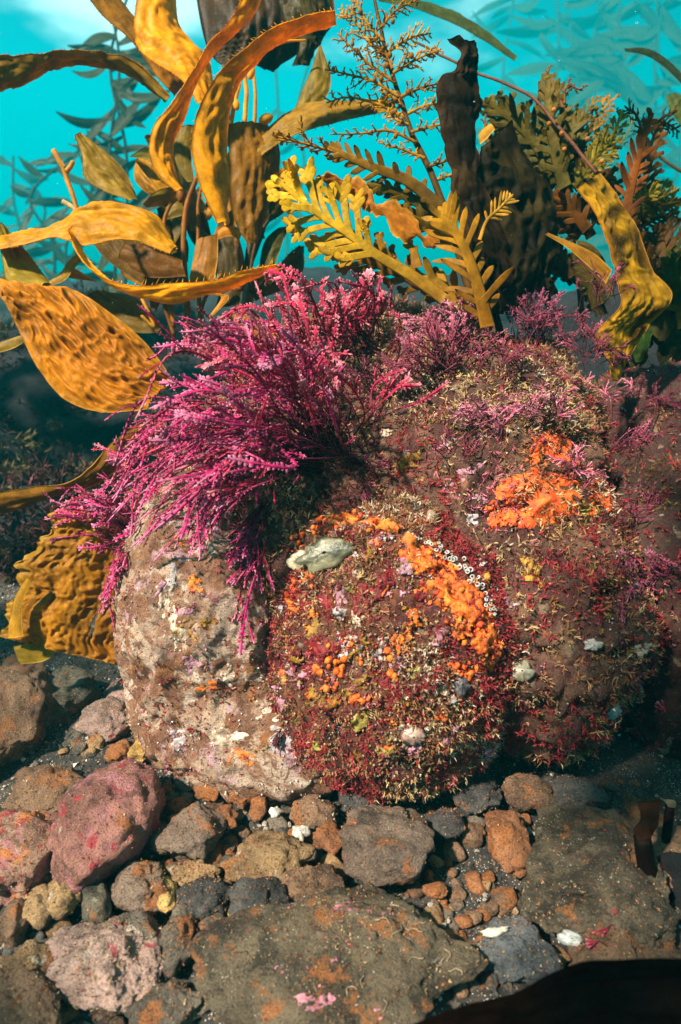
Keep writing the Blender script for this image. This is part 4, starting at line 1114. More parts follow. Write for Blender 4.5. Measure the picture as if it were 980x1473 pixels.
A = thing('giant_kelp', 'tall giant kelp with broad orange blades curving around its bladders', 'kelp', [P(300, 480, 1.35)[0], P(300, 480, 1.35)[1], 0.0])
blade(A, [(200,-25),(193,35),(200,70),(230,95),(262,115),(285,150)], [(252,-25),(256,30),(275,58),(300,85),(305,112),(310,150)], 1.14, 1.18, OR1, (.75,.29,.003), wr=.0042, teeth=1, seed=1, camber=.2)
blade(A, [(355,-15),(330,30),(298,65),(275,105),(245,150),(222,180),(214,215),(225,250),(254,276)], [(380,-15),(365,20),(320,62),(293,92),(278,130),(266,170),(250,205),(252,240),(260,276)], 1.08, 1.11, OR1, BR1, wr=.0030, teeth=1, seed=2, camber=.12)
blade(A, [(482,14),(440,22),(390,40),(345,75),(310,110),(285,160),(275,210),(285,260),(312,322)], [(480,25),(445,38),(400,55),(368,85),(345,118),(332,155),(326,210),(330,265),(322,324)], 1.03, 1.08, OR1, BR1, wr=.0040, teeth=1, seed=3, camber=.2)
blade(A, [(326,180),(331,240),(331,290),(343,330),(356,350)], [(385,180),(402,215),(399,255),(386,300),(368,350)], 1.16, 1.2, (.36,.15,.006), (.20,.085,.006), wr=.004, seed=4, camber=.1)
blade(A, [(345,222),(380,190),(410,165),(450,148),(520,145),(568,150)], [(365,232),(400,208),(430,192),(470,180),(520,168),(570,158)], 1.2, 1.17, (.34,.15,.015), OL1, wr=.0035, teeth=1, seed=5)
blade(A, [(459,66),(448,100),(435,130),(424,158)], [(462,66),(475,105),(474,130),(458,160)], 1.28, None, OL1, OL2, wr=.002, seed=6, nu=40, nv=16)
blade(A, [(-15,82),(40,80),(90,72),(130,72),(180,82),(215,105),(245,138)], [(-15,132),(30,121),(70,102),(110,92),(160,97),(200,114),(240,146)], 1.12, 1.16, (.36,.17,.015), OL1, wr=.0035, teeth=1, seed=7, ragged=.004, edgec=(.55,.26,.02))
blade(A, [(118,-15),(150,25),(190,60),(225,110),(252,138)], [(162,-15),(190,20),(215,45),(247,85),(268,122)], 1.2, 1.24, BR1, BR2, wr=.003, seed=8, teeth=1)
blade(A, [(280,-20),(290,40),(303,78),(330,105)], [(478,-20),(480,30),(452,62),(396,96)], 1.5, 1.55, DK1, DK2, wr=.010, ws=.03, seed=9, nv=40, camber=.15)
blade(A, [(395,-20),(410,30),(430,60),(420,95)], [(470,-20),(474,30),(462,60),(440,90)], 1.42, 1.45, (.10,.08,.012), DK2, wr=.008, seed=10, camber=.2)
blade(A, [(256,185),(250,215),(258,245),(270,262)], [(285,180),(276,210),(276,240),(276,262)], 1.25, 1.25, OL1, OL2, wr=.002, seed=11, nu=40, nv=16)
blade(A, [(205,293),(225,275),(250,267)], [(212,298),(240,293),(258,277)], 1.22, 1.24, OL1, (.3,.2,.02), wr=.0015, seed=12, nu=40, nv=14, teeth=1)
blade(A, [(187,226),(205,228),(226,236)], [(192,222),(212,212),(228,228)], 1.25, None, (.4,.3,.04), OL1, wr=.0015, seed=13, nu=30, nv=12)
blade(A, [(238,298),(252,290),(268,300)], [(240,316),(256,312),(270,308)], 1.27, None, OL1, OL2, wr=.0015, seed=14, nu=30, nv=12)
blade(A, [(355,350),(360,325),(378,305),(386,300)], [(360,385),(366,350),(382,322),(390,306)], 1.3, None, (.07,.05,.01), DK2, wr=.001, seed=15, nu=40, nv=12)
blade(A, [(372,390),(380,350),(398,330),(413,326)], [(388,395),(398,375),(408,345),(415,330)], 1.33, None, (.08,.08,.015), OL2, wr=.002, seed=16, nu=40, nv=14)
rk = np.random.default_rng(33)
for q in range(30):
    x0, y0 = rk.uniform(215, 385), rk.uniform(270, 455); a = rk.uniform(-2.6, -.5); ln = rk.uniform(60, 120)
    x1, y1 = x0 + ln * math.cos(a), y0 + ln * math.sin(a); w = rk.uniform(9, 19); nx, ny = -math.sin(a), math.cos(a); d_ = rk.uniform(1.28, 1.5); bx = rk.normal() * 12
    prof = [.25, .8, 1.0, .75, .1]; tw = rk.uniform(-.05, .05)
    Lp = [(x0 + (x1 - x0) * k / 4 + nx * w * prof[k] + bx * math.sin(k * .8), y0 + (y1 - y0) * k / 4 + ny * w * prof[k], d_ + tw) for k in range(5)]
    Rp = [(x0 + (x1 - x0) * k / 4 - nx * w * prof[k] + bx * math.sin(k * .8), y0 + (y1 - y0) * k / 4 - ny * w * prof[k], d_ - tw) for k in range(5)]
    ca, cb = [((.34, .14, .006), BR2), ((.20, .12, .008), OL2), ((.46, .20, .006), BR1), ((.12, .07, .008), DK1)][q % 4]
    blade(A, Lp, Rp, d_, None, ca, cb, nu=44, nv=16, wr=.003, seed=800 + q, teeth=1 if q % 3 == 0 else 0)
for pts, r0, r1, c in [([(270,480),(268,420),(264,350),(268,300),(280,262),(300,230),(330,200)], .006, .004, (.34,.12,.01)),
        ([(290,480),(285,410),(285,340),(286,290),(292,262)], .0045, .003, (.36,.13,.01)),
        ([(250,470),(240,400),(236,330),(242,300),(258,284)], .0045, .003, (.42,.15,.01)),
        ([(330,210),(332,180),(338,150),(345,120)], .0045, .004, (.75,.38,.02)),
        ([(334,212),(350,180),(354,140),(352,90)], .005, .004, (.75,.36,.02)),
        ([(338,214),(362,185),(368,150),(366,110)], .0045, .003, (.7,.32,.02)),
        ([(345,110),(380,75),(410,60),(440,58)], .004, .002, (.72,.32,.02)),
        ([(330,200),(328,170),(332,140)], .004, .003, (.7,.34,.02)),
        ([(345,418),(347,380),(340,345)], .0065, .006, (.22,.075,.01)),
        ([(360,420),(362,380),(372,340),(392,310)], .004, .003, (.09,.04,.01)),
        ([(245,420),(238,440),(250,480)], .004, .004, (.24,.08,.01)),
        ([(300,480),(290,450),(300,420),(318,395)], .004, .003, (.30,.10,.01))]:
    stipe(A, pts, 1.24, r0, r1, c)
bulb(A, 383, 171, 1.18, 7, 11, 70, (.75, .36, .02)); bulb(A, 347, 212, 1.18, 6, 9, 60, (.75, .38, .02)); bulb(A, 260, 281, 1.2, 6, 11, 0, (.30, .10, .012))
bulb(A, 362, 105, 1.19, 5, 10, 20, (.7, .34, .02)); bulb(A, 340, 150, 1.19, 5, 9, -10, (.72, .36, .02))

B = thing('giant_kelp', 'low sprawling kelp with a huge wrinkled orange blade and thorny twisted blades', 'kelp', [P(220, 480, 1.15)[0], P(220, 480, 1.15)[1], 0.0])
blade(B, [(107,195),(118,225),(122,255),(150,275),(187,289)], [(116,193),(140,210),(170,235),(188,262),(198,290)], 1.08, 1.1, (.36,.20,.015), (.22,.12,.012), wr=.003, seed=21, nu=60, nv=20, teeth=1)
blade(B, [(-10,347),(50,335),(95,325),(125,298),(150,290),(190,296),(225,310),(242,335),(252,360)], [(-10,362),(40,352),(75,343),(98,347),(122,354),(160,346),(190,346),(215,354),(244,366)], 1.02, .98, (.68,.29,.004), BR1, ridc=.3, wr=.005, ws=.013, seed=22, teeth=1, camber=.1, nv=34, nu=130)
blade(B, [(97,330),(110,360),(128,384),(162,404),(200,411),(245,407),(290,405),(320,400),(345,390),(398,380)], [(104,326),(124,368),(150,396),(180,420),(215,431),(250,437),(300,423),(330,418),(360,404),(404,386)], .96, .98, YE1, OR1, wr=.0018, seed=23, teeth=1.4, camber=.12, nu=130, tl=.009)
blade(B, [(-12,404),(50,411),(100,415),(150,444),(200,484),(232,522),(247,550)], [(-12,410),(12,445),(32,485),(55,530),(95,576),(150,594),(212,590)], .96, .93, (.50,.18,.003), (.34,.105,.002), ridc=.4, wr=.0068, ws=.0115, seed=24, camber=.10, nu=150, nv=90, edgec=(.55,.22,.01), aniso=2.2)
blade(B, [(-8,322),(3,370),(12,405),(60,412)], [(4,322),(30,353),(48,375),(72,408)], 1.0, 1.02, (.45,.30,.02), (.30,.19,.015), wr=.002, seed=25, teeth=1, nu=50, nv=18)
blade(B, [(58,412),(85,395),(100,375),(118,362)], [(62,414),(92,404),(108,385),(122,372)], 1.02, None, (.5,.26,.02), OL1, wr=.001, seed=26, nu=40, nv=10)
blade(B, [(-10,496),(20,486),(36,481)], [(-10,510),(20,501),(38,490)], 1.05, None, (.34,.19,.015), OL1, wr=.001, seed=27, nu=30, nv=10)
blade(B, [(126,424),(150,455),(190,477),(228,480)], [(150,420),(190,427),(216,445),(232,472)], 1.08, 1.1, (.20,.11,.010), (.13,.075,.010), wr=.002, seed=28, nu=50, nv=20)
blade(B, [(283,344),(277,380),(269,418)], [(314,338),(313,375),(306,418)], 1.1, 1.1, (.40,.155,.012), (.24,.10,.012), wr=.0012, seed=29, nu=50, nv=18, edgec=(.5,.22,.02))
blade(B, [(312,332),(326,325),(342,328),(347,338)], [(314,344),(328,340),(340,342),(344,350)], 1.08, None, (.62,.25,.02), OR2, wr=.001, seed=30, nu=30, nv=12)
blade(B, [(292,475),(330,452),(372,458),(402,478)], [(298,515),(340,520),(378,520),(405,510)], 1.12, 1.12, (.42,.14,.008), (.30,.10,.006), wr=.0015, seed=31, nu=50, nv=24)
blade(B, [(180,352),(215,352),(262,375)], [(170,372),(210,398),(268,398)], 1.16, None, BR2, (.11,.045,.008), wr=.002, seed=32, nu=40, nv=20)
blade(B, [(98,384),(110,388),(130,400)], [(100,400),(114,402),(140,405)], 1.06, None, OR2, BR1, wr=.001, seed=33, nu=30, nv=12)
blade(B, [(300,420),(312,424),(318,430),(302,455)], [(302,424),(324,424),(328,432),(298,462)], 1.03, None, (.55,.24,.015), OR2, wr=.001, seed=34, nu=40, nv=10)
blade(B, [(140,300),(160,310),(200,355),(250,400)], [(128,340),(150,370),(190,400),(240,425)], 1.2, None, (.22,.11,.012), DK1, wr=.002, seed=35, nu=40, nv=20)
blade(B, [(320,330),(345,350),(350,400),(345,440)], [(300,360),(310,390),(315,420),(310,445)], 1.28, None, (.09,.06,.010), DK2, wr=.002, seed=36, nu=40, nv=20)
for pts, c in [([(77,216),(85,232),(93,246),(104,280),(116,316)], (.62,.26,.03)), ([(77,216),(84,228),(93,241)], (.68,.34,.06)), ([(96,246),(101,240),(105,233)], (.68,.34,.06)), ([(90,290),(102,296),(112,304)], (.6,.45,.2))]:
    stipe(B, pts, 1.04, .0042, .0036, c, n=18)
stipe(B, [(205,430),(215,450),(222,470),(205,455)], 1.05, .003, .003, (.6,.27,.02))

Cc = thing('kelp_ribbon', 'brown ribbon-like kelp blade trailing left under the wrinkled orange blade', 'kelp', P(220, 620, 1.02))
blade(Cc, [(-10,710),(50,700),(95,695),(130,672),(160,637),(200,610),(240,600)], [(-10,742),(25,731),(60,710),(105,707),(145,693),(185,662),(240,635)], .93, .96, (.26,.105,.010), BR2, wr=.002, seed=41, camber=.15, edgec=(.5,.24,.02), mat=M_KELP)
Dd = thing('blistered_kelp', 'blistered golden-brown kelp blade hanging down left of the pale rock', 'kelp', P(140, 740, .98))
blade(Dd, [(92,735),(52,778),(27,830),(14,875),(14,918)], [(215,725),(212,800),(210,870),(192,958)], .88, .93, (.50,.20,.006), (.30,.10,.005), nu=120, nv=110, wr=.003, ws=.02, blister=.0030, seed=42, camber=.08, ragged=.016, edgec=(.5,.26,.02), tear=.46, mott=.35)
blade(Dd, [(40,830),(22,860),(14,895),(12,918)], [(48,835),(34,862),(32,890),(34,915)], .86, None, (.48,.24,.015), (.36,.17,.01), wr=.001, seed=43, nu=40, nv=12, name='folded_edge')
blade(Dd, [(20,930),(50,925),(80,930)], [(30,955),(60,952),(78,942)], .90, None, (.45,.27,.02), OL1, wr=.001, seed=44, nu=30, nv=12, name='torn_flap')
E = thing('kelp_strip', 'short olive strip of kelp lying on the gravel below the pale rock', 'kelp', G(395, 1125))
blade(E, [(346,1112,.868),(370,1121,.862),(395,1124,.86),(420,1121,.862),(443,1113,.868)], [(346,1117,.866),(370,1131,.858),(395,1135,.856),(420,1130,.858),(443,1117,.866)], .86, None, (.24,.14,.012), (.16,.09,.01), wr=.0006, seed=45, nu=40, nv=10, thick=.003)

# blade with stalk, standing on the boulder; its shade is painted as dark brown
K = thing('shade_toned_kelp', 'tall dark brown kelp blade with ragged tip on a bent black stalk', 'kelp', surf(750, 548)[0])
blade(K, [(645,57),(661,74),(657,98),(633,110),(627,150),(640,200),(650,260),(660,330),(690,400),(704,452)], [(691,68),(687,88),(684,104),(686,130),(693,152),(683,190),(694,260),(725,340),(735,400),(718,452)], 1.04, 1.06, (.040,.018,.003), (.014,.008,.002), wr=.006, ws=.018, seed=51, mat=M_DULL, ragged=.006, edgec=(.07,.025,.005), nv=36, aniso=1.2, mott=.6)
blade(K, [(690,212),(680,260),(676,330),(688,400),(708,450)], [(733,176),(757,230),(787,266),(800,312),(801,370),(745,446)], 1.07, 1.12, (.036,.022,.003), (.014,.010,.002), wr=.008, ws=.024, seed=52, mat=M_DULL, ragged=.006, nv=50, camber=.12, aniso=1.3, mott=.6)
stipe(K, [(708,432,1.05),(716,465,1.05),(727,500,1.04),(740,525,1.02)], 1.03, .0062, .0058, (.018,.010,.008), mat=M_DULL)
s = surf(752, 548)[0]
mb = MB(); tube(mb, catmull([P(740, 525, 1.02), (P(740, 525, 1.02) + s) / 2 + np.array([.002, 0, 0]), s], 12), .0060, (.018, .010, .008), 7); mb.build('stipe', M_DULL, K)
blade(K, [(688,195),(695,185),(706,178)], [(690,208),(700,200),(712,186)], 1.03, None, (.75,.38,.05), OR1, wr=.001, seed=53, nu=24, nv=8, name='torn_flap')

Rf = thing('ruffled_kelp', 'yellow-brown kelp blade with deep dark puckers, twisting down behind the largest boulder', 'kelp', surf(885, 560)[0])
blade(Rf, [(829,272),(857,310),(875,350),(886,400),(892,440),(856,482),(870,512),(882,548)], [(862,249),(890,285),(915,325),(936,385),(967,425),(932,470),(905,515),(888,548)], .99, 1.02, (.60,.31,.008), (.38,.17,.006), wr=.0032, ws=.017, seed=54, ruffle=.0012, nu=130, nv=50, mat=M_KELP, edgec=(.60,.25,.015), camber=.02, aniso=1.1, mott=.9)
blade(Rf, [(784,337),(815,356),(845,382),(872,408)], [(788,335),(825,350),(856,366),(880,388)], 1.0, None, (.34,.14,.012), BR1, wr=.0015, seed=55, nu=50, nv=14, edgec=(.62,.36,.06))
blade(Rf, [(828,345),(850,352),(868,372),(880,410)], [(836,380),(850,392),(862,405),(878,430)], 1.08, None, (.12,.085,.012), DK1, wr=.003, seed=56, nu=40, nv=20)

# fern-like wrack
def fern(parent, pts, d, ll, lw, n, c1, c2, seed=0, fork=0, stalk=0.0, ang=52, name='leaf', dt=0.0, fine=0.0, rw=1.6):
    r = np.random.default_rng(seed)
    path = catmull([P(p[0], p[1], (p[2] if len(p) > 2 else d) + dt * k / max(len(pts) - 1, 1)) for k, p in enumerate(pts)], 40)
    ref = norm(norm(CAM - path[0]) + .35 * r.normal(size=3))
    T, S, N = frame(path, ref); mb = MB(); u = d / FPX
    tt = np.linspace(0, 1, 40)
    c1 = np.asarray(c1, float); c2 = np.asarray(c2, float)
    cm = c1[None] * (1 - tt[:, None]) + c2[None] * tt[:, None]
    ribbon(mb, path, ref, rw * lw * u * (0.75 - 0.5 * tt) , 0.0009, cm, cm * .85)
    def lobe(p0, d0, nn_, ln, w, col, lev):
        k = 8; q = np.linspace(0, 1, k)[:, None]
        bend = nn_ * r.normal() * .30 * ln + d0[[1, 0, 2]] * r.normal() * .06 * ln
        pth = p0 + d0 * ln * q + bend * q ** 2
        wp = w * np.array([1.25, .98, .88, .92, 1.0, .98, .78, .22])
        ribbon(mb, pth, nn_, wp, .0003, col * 1.08, col * .88)
        if lev > 0:
            sdv = norm(np.cross(d0, nn_))
            for m_ in range(lev * 2):
                f = .50 + .42 * (m_ + 1) / (lev * 2 + 1); sd = 1 if m_ % 2 else -1
                lobe(p0 + d0 * ln * f + bend * f ** 2, norm(d0 + sd * sdv * .75), nn_, ln * (.30 if not fine else .34), w * (.9 if not fine else .75), col, 0)
    for k in range(n):
        f = stalk + (1 - stalk) * (k + .5) / n; i = min(int(f * 39), 38); sd = 1 if k % 2 else -1
        g = (f - stalk) / (1 - stalk)
        ln = ll * u * (math.sin(math.pi * (.18 + .74 * g)) ** .8) * r.uniform(.82, 1.15); a = math.radians(ang * (1 - .35 * g) * r.uniform(.85, 1.1))
        lobe(path[i], norm(T[i] * math.cos(a) + sd * S[i] * math.sin(a) + N[i] * r.normal() * .15), N[i], ln, lw * .5 * u * r.uniform(.85, 1.15), cm[i] * r.uniform(.85, 1.15), fork)
    lobe(path[-2], T[-1], N[-1], ll * .3 * u, lw * .45 * u, cm[-1], 0)
    return mb.build(name, M_FERN, parent)

def twig(parent, pts, d, reach, n, c, seed, name='branch', bud=0):
    r = np.random.default_rng(seed); u = d / FPX
    path = catmull([P(p[0], p[1], p[2] if len(p) > 2 else d) for p in pts], 30); mb = MB()
    T, S, N = frame(path, norm(CAM - path[0]))
    tube(mb, path, np.linspace(2.6, 1.0, 30) * u, c, 5)
    for k in range(n):
        i = int(2 + 26 * (k + .5) / n); sd = 1 if k % 2 else -1; ln = reach * u * r.uniform(.5, 1.2) * (1 - .45 * i / 30)
        dd = norm(T[i] * .8 + sd * S[i] * r.uniform(.5, 1) + N[i] * r.normal() * .5)
        q = path[i] + dd * ln * .5; e_ = q + norm(dd + .4 * r.normal(size=3)) * ln * .5
        pp = catmull([path[i], q, e_], 6); tube(mb, pp, np.linspace(1.5, .9, 6) * u, np.asarray(c) * 1.1, 4)
        for m_ in range(5):
            j = 1 + m_ % 4; d2 = norm(pp[min(j + 1, 5)] - pp[j - 1] + np.linalg.norm(pp[1] - pp[0]) * 1.6 * r.normal(size=3))
            tube(mb, np.array([pp[j], pp[j] + d2 * ln * .16, pp[j] + d2 * ln * .32]), np.array([1.1, .9, .6]) * u, np.asarray(c) * 1.2, 3)
    o = mb.build(name, M_FERN, parent)
    for k in range(bud):
        i = int(r.integers(2, 27)); V, F = ico(2); z = r.uniform(2.2, 3.6) * u
        mb = MB(); mb.add(path[i] + S[i] * r.normal() * 5 * u + N[i] * .003 + V * z * np.array([1, 1, 1.3]), F, (.34, .16, .02)); mb.build('air_bladder', M_FERN, parent)
    return o

W1 = thing('bladder_wrack', 'tall wrack with fine twiggy top and fern-like golden leaves at its base', 'seaweed', surf(690, 480)[0] if surf(690, 480) is not None else P(690, 480, 1.15))
AM1, AM2 = (.40, .16, .006), (.62, .29, .008)
stipe(W1, [(690,470),(668,390),(640,300),(612,230),(592,190),(572,130),(552,60),(536,-15)], 1.13, .0075, .0028, (.14,.065,.012), name='stem', n=50, mat=M_FERN)
Yl, Yl2 = (.56, .26, .008), (.92, .56, .012)
fern(W1, [(640,430),(590,395),(540,365),(500,335),(455,305),(398,258)], 1.0, 70, 10.5, 17, (.42,.19,.012), Yl2, 1, 2, .40, 50, rw=1.2)
fern(W1, [(660,445),(615,412),(560,385),(520,370),(470,345)], 1.06, 46, 10, 16, (.36,.16,.012), AM1, 2, 1, .12, 45)
fern(W1, [(702,470),(690,420),(672,365),(650,325),(640,308)], .98, 60, 10, 22, (.30,.115,.006), (.62,.30,.012), 3, 0, .05, 55)
fern(W1, [(690,462),(655,430),(625,405),(600,398)], 1.03, 40, 11, 9, AM1, (.5,.28,.02), 4, 0, .2, 45)
fern(W1, [(640,305),(590,262),(540,242),(500,225),(470,212)], 1.08, 26, 8, 20, (.20,.10,.012), (.52,.24,.015), 5, 0, .1, 55)
fern(W1, [(478,218),(450,210),(425,203),(396,196)], 1.07, 28, 4.0, 16, (.56,.26,.015), (.70,.38,.03), 6, 2, .0, 58, fine=1, rw=1.2)
fern(W1, [(645,318),(600,290),(560,272),(530,268)], 1.1, 22, 8, 16, (.16,.095,.012), OL1, 7, 0, .1, 50)
fern(W1, [(650,335),(610,315),(580,300)], 1.1, 22, 8, 12, (.14,.075,.012), (.2,.1,.012), 8, 0, .1, 50)
fern(W1, [(652,350),(600,318),(585,310)], 1.08, 24, 9, 10, (.14,.08,.012), OL1, 9, 0, .1, 50)
fern(W1, [(690,345),(700,318),(718,300),(734,284)], .98, 24, 3.8, 13, AM2, (.72,.40,.05), 10, 0, .35, 52, rw=1.0)
fern(W1, [(600,385),(595,362),(585,345)], 1.02, 14, 7, 5, AM1, AM2, 12, 0, .2, 45)
fern(W1, [(560,375),(550,355),(543,337)], 1.03, 14, 7, 5, AM1, AM2, 13, 0, .2, 45)
blade(W1, [(450,245),(490,249),(520,264),(552,289),(592,311),(632,350)], [(468,261),(490,268),(512,287),(543,315),(580,337),(622,362)], 1.0, 1.01, (.50,.17,.010), (.38,.12,.008), wr=.002, ws=.01, seed=61, ragged=.010, nu=120, nv=20, name='torn_leaf', edgec=(.72,.38,.03), ruffle=.002)
for q, (pts, reach, n, b) in enumerate([
   ([(612,228),(580,215),(545,205)], 14, 8, 0), ([(600,205),(560,188),(520,192),(475,193)], 16, 12, 2), ([(585,170),(545,150),(500,140),(470,148)], 20, 14, 3),
   ([(575,140),(540,118),(505,108),(468,100)], 22, 14, 3), ([(570,120),(535,95),(510,72),(486,48)], 24, 14, 3), ([(560,85),(530,60),(510,30),(490,18)], 24, 14, 3),
   ([(552,60),(530,35),(515,10),(505,-10)], 20, 12, 1), ([(548,40),(570,15),(600,0)], 20, 10, 1), ([(558,75),(590,55),(620,48)], 20, 12, 2), ([(566,105),(600,85),(635,70)], 22, 12, 2),
   ([(576,140),(610,125),(645,118)], 18, 10, 2), ([(584,165),(620,150),(650,160)], 18, 10, 2), ([(592,190),(630,180),(655,178)], 14, 8, 1), ([(565,100),(555,75),(540,55)], 20, 10, 4),
   ([(580,155),(565,140),(550,135)], 18, 8, 5), ([(588,180),(570,172),(556,160)], 16, 8, 4), ([(615,240),(645,230),(665,215)], 12, 8, 0), ([(625,260),(655,250),(672,246)], 12, 7, 0)]):
    twig(W1, pts, 1.11 + .01 * (q % 3), reach * 1.15, n + 4, [(.56,.27,.015), (.42,.18,.010), (.66,.34,.02)][q % 3], 70 + q, bud=b)

W2 = thing('bladder_wrack', 'bushy green-brown wrack with broad lobed leaves behind the ruffled yellow-brown blade', 'seaweed', [P(820, 480, 1.32)[0], P(820, 480, 1.32)[1], 0.3])
GR1, GR2 = (.075, .075, .012), (.15, .135, .018)
stipe(W2, [(840,470),(830,380),(815,300),(800,240)], 1.25, .006, .004, (.10,.05,.010), name='stem', mat=M_FERN)
for q, (pts, ll, lw, n, ca, cb, fk) in enumerate([
   ([(812,270),(800,220),(790,170),(788,112)], 46, 15, 14, GR1, (.16,.13,.02), 1), ([(800,255),(770,205),(740,175),(703,146)], 40, 13, 14, GR1, GR2, 1),
   ([(790,262),(768,230),(748,200),(722,188)], 32, 11, 12, GR1, GR2, 1), ([(820,262),(838,215),(850,180),(882,142)], 30, 6, 16, GR2, (.32,.18,.02), 2),
   ([(826,268),(850,235),(875,205),(895,165)], 30, 6, 14, GR2, (.32,.28,.03), 2), ([(830,262),(858,230),(868,210)], 34, 7, 12, (.2,.2,.02), (.36,.36,.04), 1),
   ([(806,262),(812,220),(822,190),(836,168)], 36, 12, 12, GR1, GR2, 1), ([(770,290),(735,265),(725,240),(715,215)], 28, 10, 10, (.22,.10,.012), OL1, 0),
   ([(898,350),(902,300),(915,240),(938,162)], 40, 13, 18, (.11,.045,.010), (.24,.085,.012), 0), ([(905,300),(925,285),(948,268)], 22, 7, 9, (.16,.15,.015), (.34,.30,.03), 0),
   ([(908,290),(935,290),(958,282),(975,272)], 20, 6, 12, (.10,.10,.015), (.40,.34,.04), 0), ([(900,320),(940,300),(980,290)], 22, 9, 12, GR1, GR2, 0),
   ([(845,330),(820,300),(795,285)], 34, 13, 10, (.13,.06,.010), (.20,.09,.012), 0), ([(835,340),(805,322),(785,318)], 28, 12, 9, (.10,.05,.010), GR1, 0),
   ([(860,300),(845,270),(825,240)], 34, 12, 10, (.12,.07,.012), GR1, 1), ([(880,330),(870,290),(868,250)], 36, 12, 12, GR1, (.16,.09,.015), 1),
   ([(820,400),(800,370),(775,350)], 34, 14, 10, (.05,.03,.008), GR1, 0), ([(860,440),(845,400),(825,375)], 36, 14, 10, (.05,.04,.008), GR1, 0),
   ([(930,420),(925,380),(915,340)], 36, 16, 9, (.09,.045,.010), (.15,.08,.012), 0), ([(960,430),(955,380),(948,330)], 40, 16, 9, (.06,.05,.010), (.12,.06,.012), 0),
   ([(790,440),(780,400),(790,360)], 30, 14, 9, (.05,.03,.008), (.08,.05,.01), 0), ([(985,470),(975,420),(968,370)], 44, 18, 8, (.045,.06,.010), (.08,.10,.012), 0)]):
    warm = np.array([1.5, 1.15, .9])
    fern(W2, pts, 1.16 + .03 * (q % 4), ll * .9, lw * .62, int(n * 1.5), np.asarray(ca) * warm, np.asarray(cb) * warm, 120 + q, fk, .05, 50)
    jx, jy = rr.normal() * 16, rr.normal() * 12
    fern(W2, [(x + jx * k / 2 + 6, y + jy) for k, (x, y) in enumerate(pts)], 1.24 + .03 * (q % 3), ll * .75, lw * .5, int(n * 1.5), np.asarray(ca) * .8, np.asarray(cb) * 1.0, 320 + q, 1, .05, 52)
for q, (pts, reach, n) in enumerate([([(812,160),(800,130),(785,100)], 18, 12), ([(812,150),(815,125),(838,130)], 16, 9), ([(935,215),(945,185),(960,178),(978,190)], 22, 16), ([(930,205),(915,165),(900,155)], 20, 12), ([(940,180),(960,165),(975,158)], 14, 8), ([(870,225),(885,190),(893,160)], 16, 9), ([(705,215),(698,180),(702,148)], 14, 8)]):
    twig(W2, pts, 1.2, reach, n, (.26, .11, .02), 160 + q)
for q, (x, y) in enumerate([(797,158),(808,192),(838,236),(866,232),(738,222),(741,215),(790,178),(845,200),(812,215)]):
    V, F = ico(2); mb = MB(); mb.add(P(x, y, 1.12) + V * .0042, F, (.55, .22, .04)); mb.build('air_bladder', M_FERN, W2)
St = thing('kelp_stipe', 'thin reddish kelp stem slanting down across the open water behind the tall wrack', 'kelp', P(860, 250, 1.25))
stipe(St, [(598,60,1.25),(640,82,1.22),(690,106,1.2),(760,136,1.16),(800,178,1.14),(858,248,1.08)], 1.2, .0022, .0030, (.20,.07,.04), name='stem')
Sg = thing('green_algae', 'dark green leafy algae on the reef rock behind the ruffled blade', 'algae', P(950, 500, 1.35))
for q in range(16):
    x, y = 905 + 12 * (q % 7) + rr.normal() * 8, 400 + rr.uniform(0, 110)
    blade(Sg, [(x, y + 50), (x - 14, y + 25), (x - 8 + rr.normal() * 6, y)], [(x + 6, y + 50), (x + 22, y + 22), (x + 12 + rr.normal() * 6, y - 4)], 1.28 + .03 * (q % 4), None, [(.03, .06, .010), (.06, .045, .012), (.045, .03, .01)][q % 3], (.02, .025, .006), wr=.002, seed=200 + q, nu=24, nv=12, ragged=.006, mat=M_DULL)

# near the lens: dark foreground blade and stalks
Fg = thing('foreground_kelp', 'nearly black broad kelp blade in the foreground corner over the low orange-brown rock', 'kelp', P(900, 1500, .40))
blade(Fg, [(560,1492,.40),(610,1470,.42),(670,1448,.43),(740,1430,.44),(790,1405,.44),(840,1386,.44),(900,1382,.43),(1000,1380,.42)], [(560,1560,.36),(640,1560,.36),(720,1560,.36),(800,1560,.36),(860,1560,.36),(920,1560,.36),(960,1560,.36),(1010,1560,.36)], .4, None, (.016,.006,.003), (.008,.003,.002), wr=.003, seed=71, mat=M_DULL, camber=.03, nv=30)
Fs = thing('kelp_stalk', 'thick dark kelp stalk with a torn blade stump standing beside the large grey-brown stone', 'kelp', G(950, 1335))
stipe(Fs, [(925,1205,.66),(932,1250,.67),(945,1300,.68),(955,1345,.68)], .67, .0085, .011, (.008,.004,.003), mat=M_DULL)
blade(Fs, [(920,1152),(924,1178),(914,1192),(922,1212)], [(947,1150),(946,1178),(944,1190),(934,1208)], .66, None, (.030,.011,.004), (.015,.006,.003), wr=.001, seed=72, mat=M_DULL, nu=30, nv=14, ragged=.003, name='torn_blade')
Fs2 = thing('kelp_stalk', 'thin dark kelp stalk with pale broken tip behind the thick dark stalk', 'kelp', G(955, 1245))
stipe(Fs2, [(964,1160,.72),(960,1195,.72),(955,1225,.72),(952,1240,.72)], .72, .0052, .0050, (.030,.010,.008), mat=M_DULL)
blade(Fs2, [(950,1148),(958,1154),(964,1166)], [(962,1150),(972,1154),(968,1170)], .72, None, (.5,.34,.2), (.3,.18,.1), wr=.001, seed=73, mat=M_DULL, nu=20, nv=8, name='broken_tip')
Fb = thing('algal_leaf', 'small dark brown leaf standing on the low orange-brown rock', 'algae', G(898, 1345))
blade(Fb, [(900,1314),(890,1325),(890,1342)], [(906,1316),(912,1328),(900,1340)], .63, None, (.05,.02,.008), (.035,.014,.006), wr=.0005, seed=74, mat=M_DULL, nu=20, nv=8)
